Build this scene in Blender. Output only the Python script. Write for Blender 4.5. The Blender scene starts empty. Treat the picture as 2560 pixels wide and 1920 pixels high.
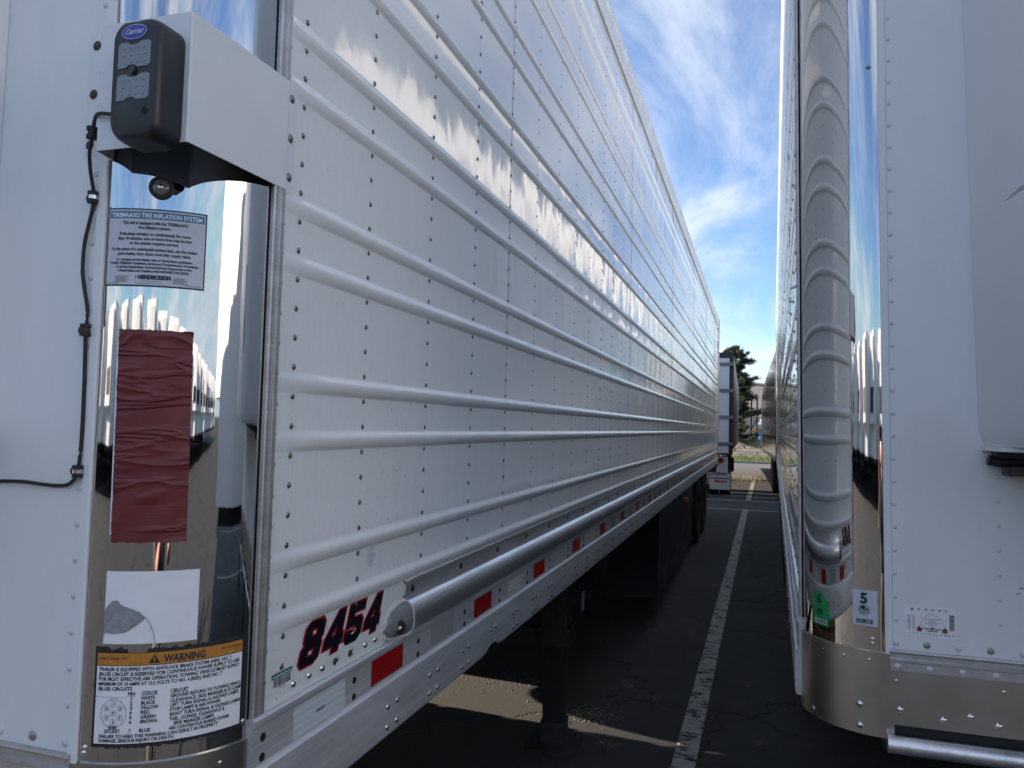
import bpy, bmesh, math, random
from mathutils import Vector, Matrix
random.seed(7)
sc = bpy.context.scene
R_ = math.radians
PI = math.pi

# ------------------------------------------------------------------ camera
F_PX = 1923.0
cam_d = bpy.data.cameras.new('camera'); cam = bpy.data.objects.new('camera', cam_d)
sc.collection.objects.link(cam); sc.camera = cam
cam_d.sensor_width = 36.0; cam_d.lens = 36.0 * F_PX / 2560.0
cam_d.clip_start = 0.02; cam_d.clip_end = 3000
CAM = Vector((0, 0, 1.75))
c_right = Vector((0.95255257, 0.30328366, 0.02574138))
c_down = Vector((0.00851392, 0.05798921, -0.9982809))
c_fwd = Vector((-0.30425501, 0.9511342, 0.05265564))
cam.matrix_world = Matrix(((c_right.x, -c_down.x, -c_fwd.x, CAM.x), (c_right.y, -c_down.y, -c_fwd.y, CAM.y),
                           (c_right.z, -c_down.z, -c_fwd.z, CAM.z), (0, 0, 0, 1)))
cam_d.dof.use_dof = False

# ------------------------------------------------------------------ light, sky, exposure
SUN_EL = math.atan(0.318)
SUN_DIR = Vector((-1.0, 0.075, 0.32)).normalized()          # towards the sun
SUN_AZ = math.atan2(SUN_DIR.x, SUN_DIR.y)
sd = bpy.data.lights.new('sun', 'SUN'); sd.energy = 2.05; sd.angle = R_(0.53); sd.color = (1.0, 0.85, 0.68)
sun = bpy.data.objects.new('sun', sd); sc.collection.objects.link(sun)
sun.rotation_euler = SUN_DIR.to_track_quat('Z', 'Y').to_euler()
sun.location = (-30, 0, 20)
world = bpy.data.worlds.new('World'); sc.world = world; world.use_nodes = True
wn = world.node_tree.nodes; wl = world.node_tree.links; wn.clear()
def wnode(t, **k):
    n = wn.new(t)
    for a, b in k.items(): setattr(n, a, b)
    return n
sky = wnode('ShaderNodeTexSky', sky_type='NISHITA')
sky.sun_disc = False; sky.sun_elevation = math.asin(SUN_DIR.z); sky.sun_rotation = SUN_AZ
sky.altitude = 1400; sky.air_density = 1.0; sky.dust_density = 0.1; sky.ozone_density = 1.5
tc = wnode('ShaderNodeTexCoord')
sep = wnode('ShaderNodeSeparateXYZ'); wl.new(tc.outputs['Generated'], sep.inputs[0])
def wm(op, a, b=None, clamp=False):
    n = wnode('ShaderNodeMath', operation=op); n.use_clamp = clamp
    for i, v in enumerate((a, b)):
        if v is None: continue
        if isinstance(v, (int, float)): n.inputs[i].default_value = v
        else: wl.new(v, n.inputs[i])
    return n.outputs[0]
zc = wm('MAXIMUM', sep.outputs[2], 0.0)
zc = wm('ADD', zc, 0.16)
cu = wm('DIVIDE', sep.outputs[0], zc); cv = wm('DIVIDE', sep.outputs[1], zc)
comb = wnode('ShaderNodeCombineXYZ'); wl.new(cu, comb.inputs[0]); wl.new(cv, comb.inputs[1])
mp = wnode('ShaderNodeMapping'); mp.inputs['Rotation'].default_value = (0, 0, R_(15)); mp.inputs['Scale'].default_value = (1.0, 0.45, 1)
mp.inputs['Location'].default_value = (5.9, 9.4, 0)
wl.new(comb.outputs[0], mp.inputs[0])
n1 = wnode('ShaderNodeTexNoise'); n1.inputs['Scale'].default_value = 2.2; n1.inputs['Detail'].default_value = 10; n1.inputs['Roughness'].default_value = 0.6; n1.inputs['Distortion'].default_value = 0.7
wl.new(mp.outputs[0], n1.inputs['Vector'])
n2 = wnode('ShaderNodeTexNoise'); n2.inputs['Scale'].default_value = 0.8; n2.inputs['Detail'].default_value = 3; n2.inputs['Distortion'].default_value = 0.5
wl.new(comb.outputs[0], n2.inputs['Vector'])
cs = wm('ADD', wm('MULTIPLY', n1.outputs[0], 0.72), wm('MULTIPLY', n2.outputs[0], 0.42))
mask = wnode('ShaderNodeMapRange'); mask.inputs['From Min'].default_value = 0.46; mask.inputs['From Max'].default_value = 0.80
mask.interpolation_type = 'SMOOTHSTEP'
wl.new(cs, mask.inputs['Value'])
mk = wm('MULTIPLY', mask.outputs[0], 0.9)
mixc = wnode('ShaderNodeMixRGB'); wl.new(mk, mixc.inputs[0])
tint = wnode('ShaderNodeMixRGB', blend_type='MULTIPLY'); tint.inputs[0].default_value = 1.0; tint.inputs[2].default_value = (0.52, 0.58, 0.68, 1)
wl.new(sky.outputs[0], tint.inputs[1])
hz = wnode('ShaderNodeMixRGB', blend_type='DARKEN'); hz.inputs[0].default_value = 1.0; hz.inputs[2].default_value = (1.9, 2.4, 2.8, 1)
wl.new(tint.outputs[0], hz.inputs[1]); wl.new(hz.outputs[0], mixc.inputs[1])
mixc.inputs[2].default_value = (3.0, 3.12, 3.35, 1)
bg = wnode('ShaderNodeBackground'); bg.inputs['Strength'].default_value = 0.06
wl.new(mixc.outputs[0], bg.inputs['Color'])
wo = wnode('ShaderNodeOutputWorld'); wl.new(bg.outputs[0], wo.inputs['Surface'])
vs = sc.view_settings
vs.view_transform = 'Standard'; vs.look = 'None'; vs.exposure = 2.72; vs.gamma = 1.0; vs.use_curve_mapping = False
sc.cycles.max_bounces = 10; sc.cycles.diffuse_bounces = 5; sc.cycles.glossy_bounces = 6
sc.cycles.caustics_reflective = False

# ------------------------------------------------------------------ materials
MATS = {}
class NT:
    def __init__(s, name):
        s.m = bpy.data.materials.new(name); s.m.use_nodes = True; s.t = s.m.node_tree
        s.b = s.t.nodes['Principled BSDF']; s.out = s.t.nodes['Material Output']
        MATS[name] = s.m
    def n(s, t, **k):
        x = s.t.nodes.new(t)
        for a, b in k.items():
            if a[0] == '_': x.inputs[a[1:].replace('_', ' ')].default_value = b
            else: setattr(x, a, b)
        return x
    def l(s, a, b): s.t.links.new(a, b)
    def math(s, op, a, b=None, clamp=False):
        x = s.t.nodes.new('ShaderNodeMath'); x.operation = op; x.use_clamp = clamp
        for i, v in enumerate((a, b)):
            if v is None: continue
            if isinstance(v, (int, float)): x.inputs[i].default_value = v
            else: s.l(v, x.inputs[i])
        return x.outputs[0]
    def coord(s, scale=(1, 1, 1), which='Object', rot=(0, 0, 0)):
        c = s.n('ShaderNodeTexCoord'); m = s.n('ShaderNodeMapping'); m.inputs['Scale'].default_value = scale; m.inputs['Rotation'].default_value = rot
        s.l(c.outputs[which], m.inputs[0]); return m.outputs[0]
    def noise(s, vec, scale, detail=4, rough=0.55, dist=0.0):
        x = s.n('ShaderNodeTexNoise', _Scale=scale, _Detail=detail, _Roughness=rough, _Distortion=dist)
        s.l(vec, x.inputs['Vector']); return x.outputs[0]
    def ramp(s, fac, stops):
        r = s.n('ShaderNodeValToRGB'); e = r.color_ramp.elements
        while len(e) < len(stops): e.new(0.5)
        for i, (p, c) in enumerate(stops):
            e[i].position = p; e[i].color = (*c, 1) if len(c) == 3 else c
        s.l(fac, r.inputs[0]); return r.outputs[0]
    def bump(s, h, strength=1.0, dist=0.001, normal=None):
        b = s.n('ShaderNodeBump', _Strength=strength, _Distance=dist); s.l(h, b.inputs['Height'])
        if normal is not None: s.l(normal, b.inputs['Normal'])
        return b.outputs[0]
def setp(b, **k):
    for a, v in k.items():
        key = {'base': 'Base Color', 'rough': 'Roughness', 'metal': 'Metallic', 'ior': 'IOR', 'coat': 'Coat Weight', 'coatr': 'Coat Roughness',
               'spec': 'Specular IOR Level', 'alpha': 'Alpha', 'trans': 'Transmission Weight', 'emis': 'Emission Color', 'emstr': 'Emission Strength', 'sheen': 'Sheen Weight'}[a]
        b.inputs[key].default_value = (*v, 1) if isinstance(v, tuple) and len(v) == 3 else v
def simple(name, base, rough=0.5, metal=0.0, var=0.0, vscale=20, grain=0.0, gscale=200, **k):
    t = NT(name); setp(t.b, base=base, rough=rough, metal=metal, **k)
    if var > 0:
        n = t.noise(t.coord(), vscale, 5, 0.6)
        lo = tuple(c * (1 - var) for c in base); hi = tuple(min(1, c * (1 + var)) for c in base)
        t.l(t.ramp(n, [(0.3, lo), (0.7, hi)]), t.b.inputs['Base Color'])
        r = t.ramp(n, [(0.3, (max(0, rough - .08),) * 3), (0.7, (min(1, rough + .1),) * 3)])
        t.l(r, t.b.inputs['Roughness'])
    if grain > 0:
        g = t.noise(t.coord(), gscale, 4, 0.6)
        t.l(t.bump(g, 1.0, grain), t.b.inputs['Normal'])
    return t.m

# white side skin: glossy paint on thin, quilted sheet
def skin(name, amp=1.0):
    t = NT(name); setp(t.b, base=(0.82, 0.84, 0.85), rough=0.045, ior=1.5)
    v = t.coord()
    sx = t.n('ShaderNodeSeparateXYZ'); t.l(v, sx.inputs[0])
    col = t.math('MULTIPLY', t.math('SUBTRACT', sx.outputs[1], 0.529), PI / 0.330)     # posts every 0.33 m
    pil = t.math('ABSOLUTE', t.math('SINE', col))
    pil = t.math('POWER', pil, 1.25)
    big = t.noise(t.coord((1, 1.5, 1.0)), 1.9, 2, 0.5, 0.3)
    mid = t.noise(t.coord((1, 2.6, 1.7)), 3.6, 2, 0.5, 0.5)
    row = t.math('SINE', t.math('MULTIPLY', t.math('SUBTRACT', sx.outputs[2], 1.737), 2 * PI / 0.0546))
    near = t.math('POWER', t.math('ABSOLUTE', t.math('COSINE', col)), 26)
    dim = t.math('MULTIPLY', near, t.math('MULTIPLY', row, 0.05))
    h = t.math('ADD', t.math('MULTIPLY', pil, t.math('MULTIPLY', mid, 0.75)), t.math('MULTIPLY', big, 2.4))
    h = t.math('ADD', t.math('MULTIPLY', h, 1.0), dim)
    # the waviness is least at the stiff front end
    grow = t.n('ShaderNodeMapRange'); t.l(sx.outputs[1], grow.inputs['Value'])
    grow.inputs['From Min'].default_value = 0.2; grow.inputs['From Max'].default_value = 5.2; grow.inputs['To Min'].default_value = 0.12; grow.inputs['To Max'].default_value = 1.0
    h = t.math('MULTIPLY', h, grow.outputs[0])
    t.l(t.bump(h, 1.0, 0.0026 * amp), t.b.inputs['Normal'])
    # grime: light specks and streaks
    g = t.noise(t.coord((1, 60, 14)), 2.2, 5, 0.75)
    g2 = t.noise(t.coord((1, 90, 70)), 1.0, 2, 0.5)
    low = t.n('ShaderNodeMapRange'); t.l(sx.outputs[2], low.inputs['Value'])
    low.inputs['From Min'].default_value = 1.2; low.inputs['From Max'].default_value = 2.0; low.inputs['To Min'].default_value = 0.72; low.inputs['To Max'].default_value = 0.78
    sp = t.math('GREATER_THAN', g2, low.outputs[0])
    c1 = t.ramp(g, [(0.25, (0.78, 0.80, 0.81)), (0.6, (0.84, 0.85, 0.855))])
    lowg = t.n('ShaderNodeMapRange'); t.l(sx.outputs[2], lowg.inputs['Value']); lowg.inputs['From Min'].default_value = 2.4; lowg.inputs['From Max'].default_value = 1.22; lowg.inputs['To Min'].default_value = 0.03; lowg.inputs['To Max'].default_value = 0.26
    gst = t.noise(t.coord((1, 22, 1.8)), 1.4, 7, 0.72, 0.6)
    gm = t.n('ShaderNodeMapRange'); t.l(gst, gm.inputs['Value']); gm.inputs['From Min'].default_value = 0.47; gm.inputs['From Max'].default_value = 0.75
    gx_ = t.n('ShaderNodeMixRGB'); t.l(t.math('MULTIPLY', gm.outputs[0], lowg.outputs[0]), gx_.inputs[0]); t.l(c1, gx_.inputs[1]); gx_.inputs[2].default_value = (0.56, 0.55, 0.52, 1); c1 = gx_.outputs[0]
    t.l(t.ramp(gst, [(0.4, (0.035, 0.035, 0.035)), (0.85, (0.12, 0.12, 0.12))]), t.b.inputs['Roughness'])
    mx = t.n('ShaderNodeMixRGB'); t.l(sp, mx.inputs[0]); t.l(c1, mx.inputs[1]); mx.inputs[2].default_value = (0.42, 0.42, 0.40, 1)
    t.l(mx.outputs[0], t.b.inputs['Base Color'])
    return t.m
skin('side_skin')
# plain white nose skin, satin
t = NT('nose_white'); setp(t.b, base=(0.74, 0.76, 0.79), rough=0.42)
n = t.noise(t.coord((3, 3, 1)), 6, 5, 0.6); t.l(t.ramp(n, [(0.3, (0.79, 0.81, 0.83)), (0.7, (0.83, 0.85, 0.87))]), t.b.inputs['Base Color'])
t.l(t.bump(t.noise(t.coord(), 700, 2), 1.0, 0.00008), t.b.inputs['Normal'])
simple('unit_white', (0.78, 0.79, 0.81), 0.38, var=0.03, vscale=3, grain=0.0002, gscale=30)
simple('bracket_white', (0.76, 0.79, 0.83), 0.5, var=0.03, vscale=12, grain=0.0001, gscale=300)
# polished stainless corner
t = NT('mirror_steel'); setp(t.b, base=(0.56, 0.565, 0.57), rough=0.03, metal=1.0)
st = t.noise(t.coord((14, 14, 0.7)), 3.0, 3, 0.5); pits = t.noise(t.coord((1, 1, 1)), 3.2, 2)
hh = t.math('ADD', t.math('MULTIPLY', st, 0.35), t.math('MULTIPLY', pits, 0.6))
t.l(t.bump(hh, 1.0, 0.0006), t.b.inputs['Normal'])
scr = t.noise(t.coord((8, 8, 90), rot=(0.3, 0.2, 0)), 3.0, 6, 0.8)
t.l(t.ramp(scr, [(0.55, (0.02, 0.02, 0.02)), (0.75, (0.10, 0.10, 0.10))]), t.b.inputs['Roughness'])
# brushed stainless band
t = NT('brushed_steel'); setp(t.b, base=(0.46, 0.45, 0.43), rough=0.36, metal=1.0)
gr = t.noise(t.coord((6, 6, 900)), 1.0, 3, 0.6); t.l(t.bump(gr, 0.5, 0.0001), t.b.inputs['Normal'])
bl = t.noise(t.coord(), 7, 4, 0.6); t.l(t.ramp(bl, [(0.3, (0.40, 0.39, 0.37)), (0.7, (0.52, 0.51, 0.49))]), t.b.inputs['Base Color'])
# mill-finish aluminium rail: lengthwise draw lines and speckle
def alu(name, base, rough, streak=0.0003, speck=True, metal=0.85):
    t = NT(name); setp(t.b, base=base, rough=rough, metal=metal)
    s1 = t.noise(t.coord((300, 0.6, 300)), 1.0, 3, 0.6)
    t.l(t.bump(s1, 0.8, streak), t.b.inputs['Normal'])
    lo = tuple(c * .78 for c in base); hi = tuple(min(1, c * 1.15) for c in base)
    mixn = t.math('ADD', t.math('MULTIPLY', t.noise(t.coord((8, 1.2, 8)), 3, 6, 0.7), 0.6), t.math('MULTIPLY', s1, 0.4))
    c = t.ramp(mixn, [(0.35, lo), (0.62, hi)])
    if speck:
        sp = t.math('GREATER_THAN', t.noise(t.coord(), 330, 1), 0.69)
        mx = t.n('ShaderNodeMixRGB'); t.l(t.math('MULTIPLY', sp, 0.35), mx.inputs[0]); t.l(c, mx.inputs[1]); mx.inputs[2].default_value = (0.8, 0.8, 0.8, 1); c = mx.outputs[0]
    t.l(c, t.b.inputs['Base Color'])
    return t.m
alu('rail_alu', (0.62, 0.63, 0.65), 0.46, metal=0.45)
alu('rub_alu', (0.80, 0.81, 0.83), 0.29, 0.0007, False, 0.85)
alu('trim_alu', (0.50, 0.49, 0.49), 0.45, 0.0001, False, 0.7)
simple('cast_grey', (0.24, 0.25, 0.27), 0.55, 0.4, var=0.25, vscale=60, grain=0.0006, gscale=120)
simple('rivet_metal', (0.20, 0.20, 0.205), 0.34, 0.85)
simple('rivet_bright', (0.72, 0.72, 0.72), 0.16, 1.0)
simple('rivet_white', (0.66, 0.68, 0.72), 0.35)
simple('rivet_dull', (0.34, 0.33, 0.31), 0.45, 0.6)
simple('rust_bolt', (0.09, 0.065, 0.05), 0.7, 0.3, var=0.5, vscale=150)
simple('hole_black', (0.012, 0.011, 0.010), 0.85)
simple('sealant', (0.58, 0.57, 0.54), 0.6, var=0.2, vscale=140, grain=0.0009, gscale=180)
simple('seal_black', (0.018, 0.018, 0.02), 0.6, var=0.4, vscale=90)
simple('black_plastic', (0.016, 0.019, 0.024), 0.42, grain=0.0001, gscale=500)
simple('rubber', (0.014, 0.014, 0.016), 0.6)
simple('tyre', (0.016, 0.016, 0.017), 0.85, var=0.4, vscale=30)
simple('under_black', (0.012, 0.012, 0.013), 0.8)
simple('gear_paint', (0.022, 0.021, 0.020), 0.65, var=0.6, vscale=25, grain=0.0005, gscale=60)
simple('skirt_dark', (0.012, 0.015, 0.022), 0.38, var=0.2, vscale=5)
simple('amber', (0.55, 0.10, 0.015), 0.25)
simple('red_lens', (0.25, 0.01, 0.01), 0.2)
simple('glass_lens', (0.16, 0.16, 0.15), 0.08, coat=0.6)
simple('lens_frost', (0.22, 0.25, 0.28), 0.33)
simple('led', (0.26, 0.29, 0.33), 0.4)
simple('paper_white', (0.86, 0.87, 0.90), 0.5, var=0.03, vscale=30)
simple('paper_grey', (0.58, 0.62, 0.70), 0.5, var=0.04, vscale=60)
simple('paper_torn', (0.30, 0.30, 0.31), 0.75, var=0.25, vscale=120)
simple('ink', (0.022, 0.024, 0.035), 0.5)
simple('ink_red', (0.45, 0.02, 0.04), 0.45)
simple('ink_grey', (0.22, 0.22, 0.24), 0.5)
simple('decal_red', (0.42, 0.018, 0.035), 0.35)
simple('decal_black', (0.006, 0.006, 0.010), 0.3)
simple('label_blue', (0.03, 0.20, 0.38), 0.45)
simple('label_orange', (0.52, 0.22, 0.035), 0.45, var=0.12, vscale=80)
simple('label_green', (0.02, 0.33, 0.09), 0.42)
simple('label_teal', (0.01, 0.16, 0.12), 0.45)
simple('label_brown', (0.17, 0.05, 0.02), 0.5)
simple('logo_blue', (0.03, 0.05, 0.38), 0.35)
simple('logo_white', (0.55, 0.58, 0.72), 0.4)
# reflective tapes with their moulded pattern
def tape(name, c, c2, rough=0.3):
    t = NT(name); setp(t.b, base=c, rough=rough, coat=0.4)
    s = t.n('ShaderNodeSeparateXYZ'); t.l(t.coord(), s.inputs[0])
    w = t.math('SINE', t.math('ADD', t.math('MULTIPLY', s.outputs[2], 2 * PI / 0.014), t.math('MULTIPLY', t.noise(t.coord(), 120, 3), 1.6)))
    t.l(t.ramp(t.math('ADD', t.math('MULTIPLY', w, 0.5), 0.5), [(0.2, c), (0.8, c2)]), t.b.inputs['Base Color'])
    t.l(t.bump(t.noise(t.coord((1, 1.4, 1)), 420, 1), 0.5, 0.0002), t.b.inputs['Normal'])
    return t.m
tape('tape_red', (0.33, 0.006, 0.008), (0.40, 0.010, 0.012)); tape('tape_red_bright', (0.30, 0.006, 0.006), (0.75, 0.03, 0.015))
tape('tape_white', (0.60, 0.66, 0.70), (0.68, 0.75, 0.78)); tape('tape_gold', (0.50, 0.53, 0.55), (0.98, 0.88, 0.68)); tape('tape_grey', (0.36, 0.35, 0.35), (0.40, 0.39, 0.38))
# duct tape patch: deep red with wrinkles
t = NT('red_patch'); setp(t.b, base=(0.135, 0.020, 0.022), rough=0.42)
w1 = t.noise(t.coord((5, 5, 24)), 1.1, 2, 0.45, 0.9); w2 = t.noise(t.coord((12, 12, 9)), 1.2, 2, 0.5, 0.4); fine = t.noise(t.coord((9, 9, 300)), 1.6, 2, 0.5)
rid = t.math('SUBTRACT', 1.0, t.math('ABSOLUTE', t.math('MULTIPLY', t.math('SUBTRACT', w1, 0.5), 9.0)), True)
rid = t.math('POWER', rid, 2.0)
vs_ = t.n('ShaderNodeSeparateXYZ'); t.l(t.coord(), vs_.inputs[0])
h = t.math('ADD', t.math('MULTIPLY', rid, 1.0), t.math('ADD', t.math('MULTIPLY', w2, 0.8), t.math('MULTIPLY', fine, 0.10)))
t.l(t.bump(h, 1.0, 0.0024), t.b.inputs['Normal'])
t.l(t.ramp(w2, [(0.3, (0.13, 0.017, 0.019)), (0.7, (0.17, 0.026, 0.028))]), t.b.inputs['Base Color'])
# asphalt: dark, cracked, mottled, with sunlit areas painted paler
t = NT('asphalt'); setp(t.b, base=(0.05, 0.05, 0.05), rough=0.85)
v = t.coord(which='Object')
g = t.noise(v, 90, 6, 0.7); pat = t.noise(v, 0.5, 5, 0.6); mid = t.noise(v, 6, 6, 0.65)
vor = t.n('ShaderNodeTexVoronoi', feature='DISTANCE_TO_EDGE', _Scale=0.55)
wv = t.n('ShaderNodeVectorMath', operation='ADD'); nz = t.n('ShaderNodeTexNoise', _Scale=1.6, _Detail=6, _Roughness=0.65); t.l(v, nz.inputs['Vector'])
sc_ = t.n('ShaderNodeVectorMath', operation='SCALE'); sc_.inputs['Scale'].default_value = 0.9; t.l(nz.outputs['Color'], sc_.inputs[0])
t.l(v, wv.inputs[0]); t.l(sc_.outputs[0], wv.inputs[1]); t.l(wv.outputs[0], vor.inputs['Vector'])
crack = t.n('ShaderNodeMapRange'); t.l(vor.outputs['Distance'], crack.inputs['Value']); crack.inputs['From Max'].default_value = 0.013
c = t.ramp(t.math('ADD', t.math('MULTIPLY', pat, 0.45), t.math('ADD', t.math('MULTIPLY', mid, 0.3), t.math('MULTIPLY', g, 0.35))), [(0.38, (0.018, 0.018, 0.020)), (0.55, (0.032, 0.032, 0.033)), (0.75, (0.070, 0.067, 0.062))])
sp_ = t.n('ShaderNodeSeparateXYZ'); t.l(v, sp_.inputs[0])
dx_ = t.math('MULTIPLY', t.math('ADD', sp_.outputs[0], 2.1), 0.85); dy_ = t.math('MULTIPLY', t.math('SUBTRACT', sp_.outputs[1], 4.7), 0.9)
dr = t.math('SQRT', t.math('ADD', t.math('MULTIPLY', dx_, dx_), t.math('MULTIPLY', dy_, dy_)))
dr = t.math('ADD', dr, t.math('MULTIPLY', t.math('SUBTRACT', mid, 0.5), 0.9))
sun_patch = t.n('ShaderNodeMapRange'); t.l(dr, sun_patch.inputs['Value']); sun_patch.inputs['From Min'].default_value = 1.3; sun_patch.inputs['From Max'].default_value = 0.7; sun_patch.inputs['To Min'].default_value = 0.0; sun_patch.inputs['To Max'].default_value = 0.85  # sun patch under the left trailer painted paler in the base colour
lit_aisle = t.n('ShaderNodeMapRange'); t.l(t.math('ADD', sp_.outputs[1], t.math('MULTIPLY', t.math('SUBTRACT', pat, 0.5), 4)), lit_aisle.inputs['Value']); lit_aisle.inputs['From Min'].default_value = 0.8; lit_aisle.inputs['From Max'].default_value = -1.2; lit_aisle.inputs['To Min'].default_value = 0.0; lit_aisle.inputs['To Max'].default_value = 0.55  # sunlit ground before the noses painted paler too
dm = t.math('MAXIMUM', sun_patch.outputs[0], lit_aisle.outputs[0])
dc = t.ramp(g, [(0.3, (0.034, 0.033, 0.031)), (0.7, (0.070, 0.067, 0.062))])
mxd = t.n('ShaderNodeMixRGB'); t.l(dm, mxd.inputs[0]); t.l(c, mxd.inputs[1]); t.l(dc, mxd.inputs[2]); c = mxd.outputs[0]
mx = t.n('ShaderNodeMixRGB'); t.l(crack.outputs[0], mx.inputs[0]); mx.inputs[1].default_value = (0.006, 0.006, 0.006, 1); t.l(c, mx.inputs[2]); t.l(mx.outputs[0], t.b.inputs['Base Color'])
hh = t.math('ADD', t.math('MULTIPLY', g, 0.5), t.math('ADD', t.math('MULTIPLY', mid, 0.6), t.math('MULTIPLY', crack.outputs[0], 1.2)))
t.l(t.bump(hh, 1.0, 0.006), t.b.inputs['Normal'])
t = NT('road_asphalt'); setp(t.b, base=(0.15, 0.15, 0.15), rough=0.9)
g = t.noise(t.coord((1, 4, 1)), 1.2, 6, 0.7); t.l(t.ramp(g, [(0.3, (0.10, 0.10, 0.10)), (0.7, (0.17, 0.165, 0.16))]), t.b.inputs['Base Color'])
# worn paint: paint that has flaked off shows asphalt through (alpha)
def paint(name, c, thr=0.40):
    t = NT(name); setp(t.b, base=c, rough=0.7)
    a = t.noise(t.coord((1, 1, 1)), 9, 8, 0.72, 0.3); b_ = t.noise(t.coord((3.0, 14, 1)), 2.2, 6, 0.7, 0.8)
    s = t.math('ADD', t.math('MULTIPLY', a, 0.5), t.math('MULTIPLY', b_, 0.5))
    mr = t.n('ShaderNodeMapRange'); t.l(s, mr.inputs['Value']); mr.inputs['From Min'].default_value = thr; mr.inputs['From Max'].default_value = thr + 0.02
    t.l(mr.outputs[0], t.b.inputs['Alpha'])
    t.l(t.ramp(t.noise(t.coord(), 30, 5, 0.7), [(0.3, tuple(x * .7 for x in c)), (0.7, c)]), t.b.inputs['Base Color'])
paint('line_paint', (0.42, 0.40, 0.37), 0.455); paint('line_thin', (0.42, 0.42, 0.42), 0.33)
simple('grass_green', (0.075, 0.12, 0.02), 0.8, var=0.4, vscale=3)
simple('grass_blade', (0.10, 0.15, 0.03), 0.7)
simple('dry_weed', (0.20, 0.15, 0.07), 0.8)
simple('kerb', (0.32, 0.31, 0.29), 0.9, var=0.2, vscale=4)
simple('grit', (0.16, 0.14, 0.12), 0.9, var=0.4, vscale=9)
simple('block_a', (0.33, 0.30, 0.25), 0.95, var=0.2, vscale=8, grain=0.004, gscale=20)
simple('block_b', (0.27, 0.25, 0.22), 0.95, var=0.2, vscale=8, grain=0.004, gscale=20)
simple('mortar', (0.12, 0.11, 0.10), 0.95)
simple('siding_beige', (0.24, 0.235, 0.23), 0.7); simple('siding_grey', (0.085, 0.085, 0.10), 0.7); simple('roof_trim', (0.20, 0.20, 0.20), 0.6)
simple('door_paint', (0.10, 0.10, 0.11), 0.6); simple('pane_glass', (0.04, 0.05, 0.06), 0.08)
simple('orange_beam', (0.50, 0.20, 0.03), 0.5); simple('drum_blue', (0.02, 0.17, 0.45), 0.4); simple('wrap_white', (0.6, 0.61, 0.62), 0.35)
simple('mast_dark', (0.02, 0.03, 0.05), 0.5)
simple('bark', (0.07, 0.05, 0.035), 0.9, var=0.3, vscale=12)
simple('needles', (0.022, 0.038, 0.018), 0.8); simple('needles_light', (0.045, 0.066, 0.028), 0.8)
simple('trailer_white', (0.82, 0.83, 0.84), 0.18, var=0.02, vscale=2)
simple('trailer_green', (0.03, 0.28, 0.20), 0.3)
simple('door_white', (0.64, 0.66, 0.70), 0.4, var=0.04, vscale=4)
simple('hinge_grey', (0.17, 0.18, 0.19), 0.5, 0.5)
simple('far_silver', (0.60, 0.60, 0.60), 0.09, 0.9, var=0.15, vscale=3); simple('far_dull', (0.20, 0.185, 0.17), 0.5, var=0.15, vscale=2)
simple('pallet_wood', (0.28, 0.20, 0.12), 0.85, var=0.3, vscale=9)
simple('flap_white', (0.50, 0.50, 0.50), 0.6, var=0.08, vscale=8)
simple('skin_tone', (0.50, 0.26, 0.18), 0.5); simple('shirt', (0.05, 0.055, 0.07), 0.9); simple('trousers', (0.10, 0.09, 0.08), 0.9); simple('hair', (0.03, 0.02, 0.015), 0.6)

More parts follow.
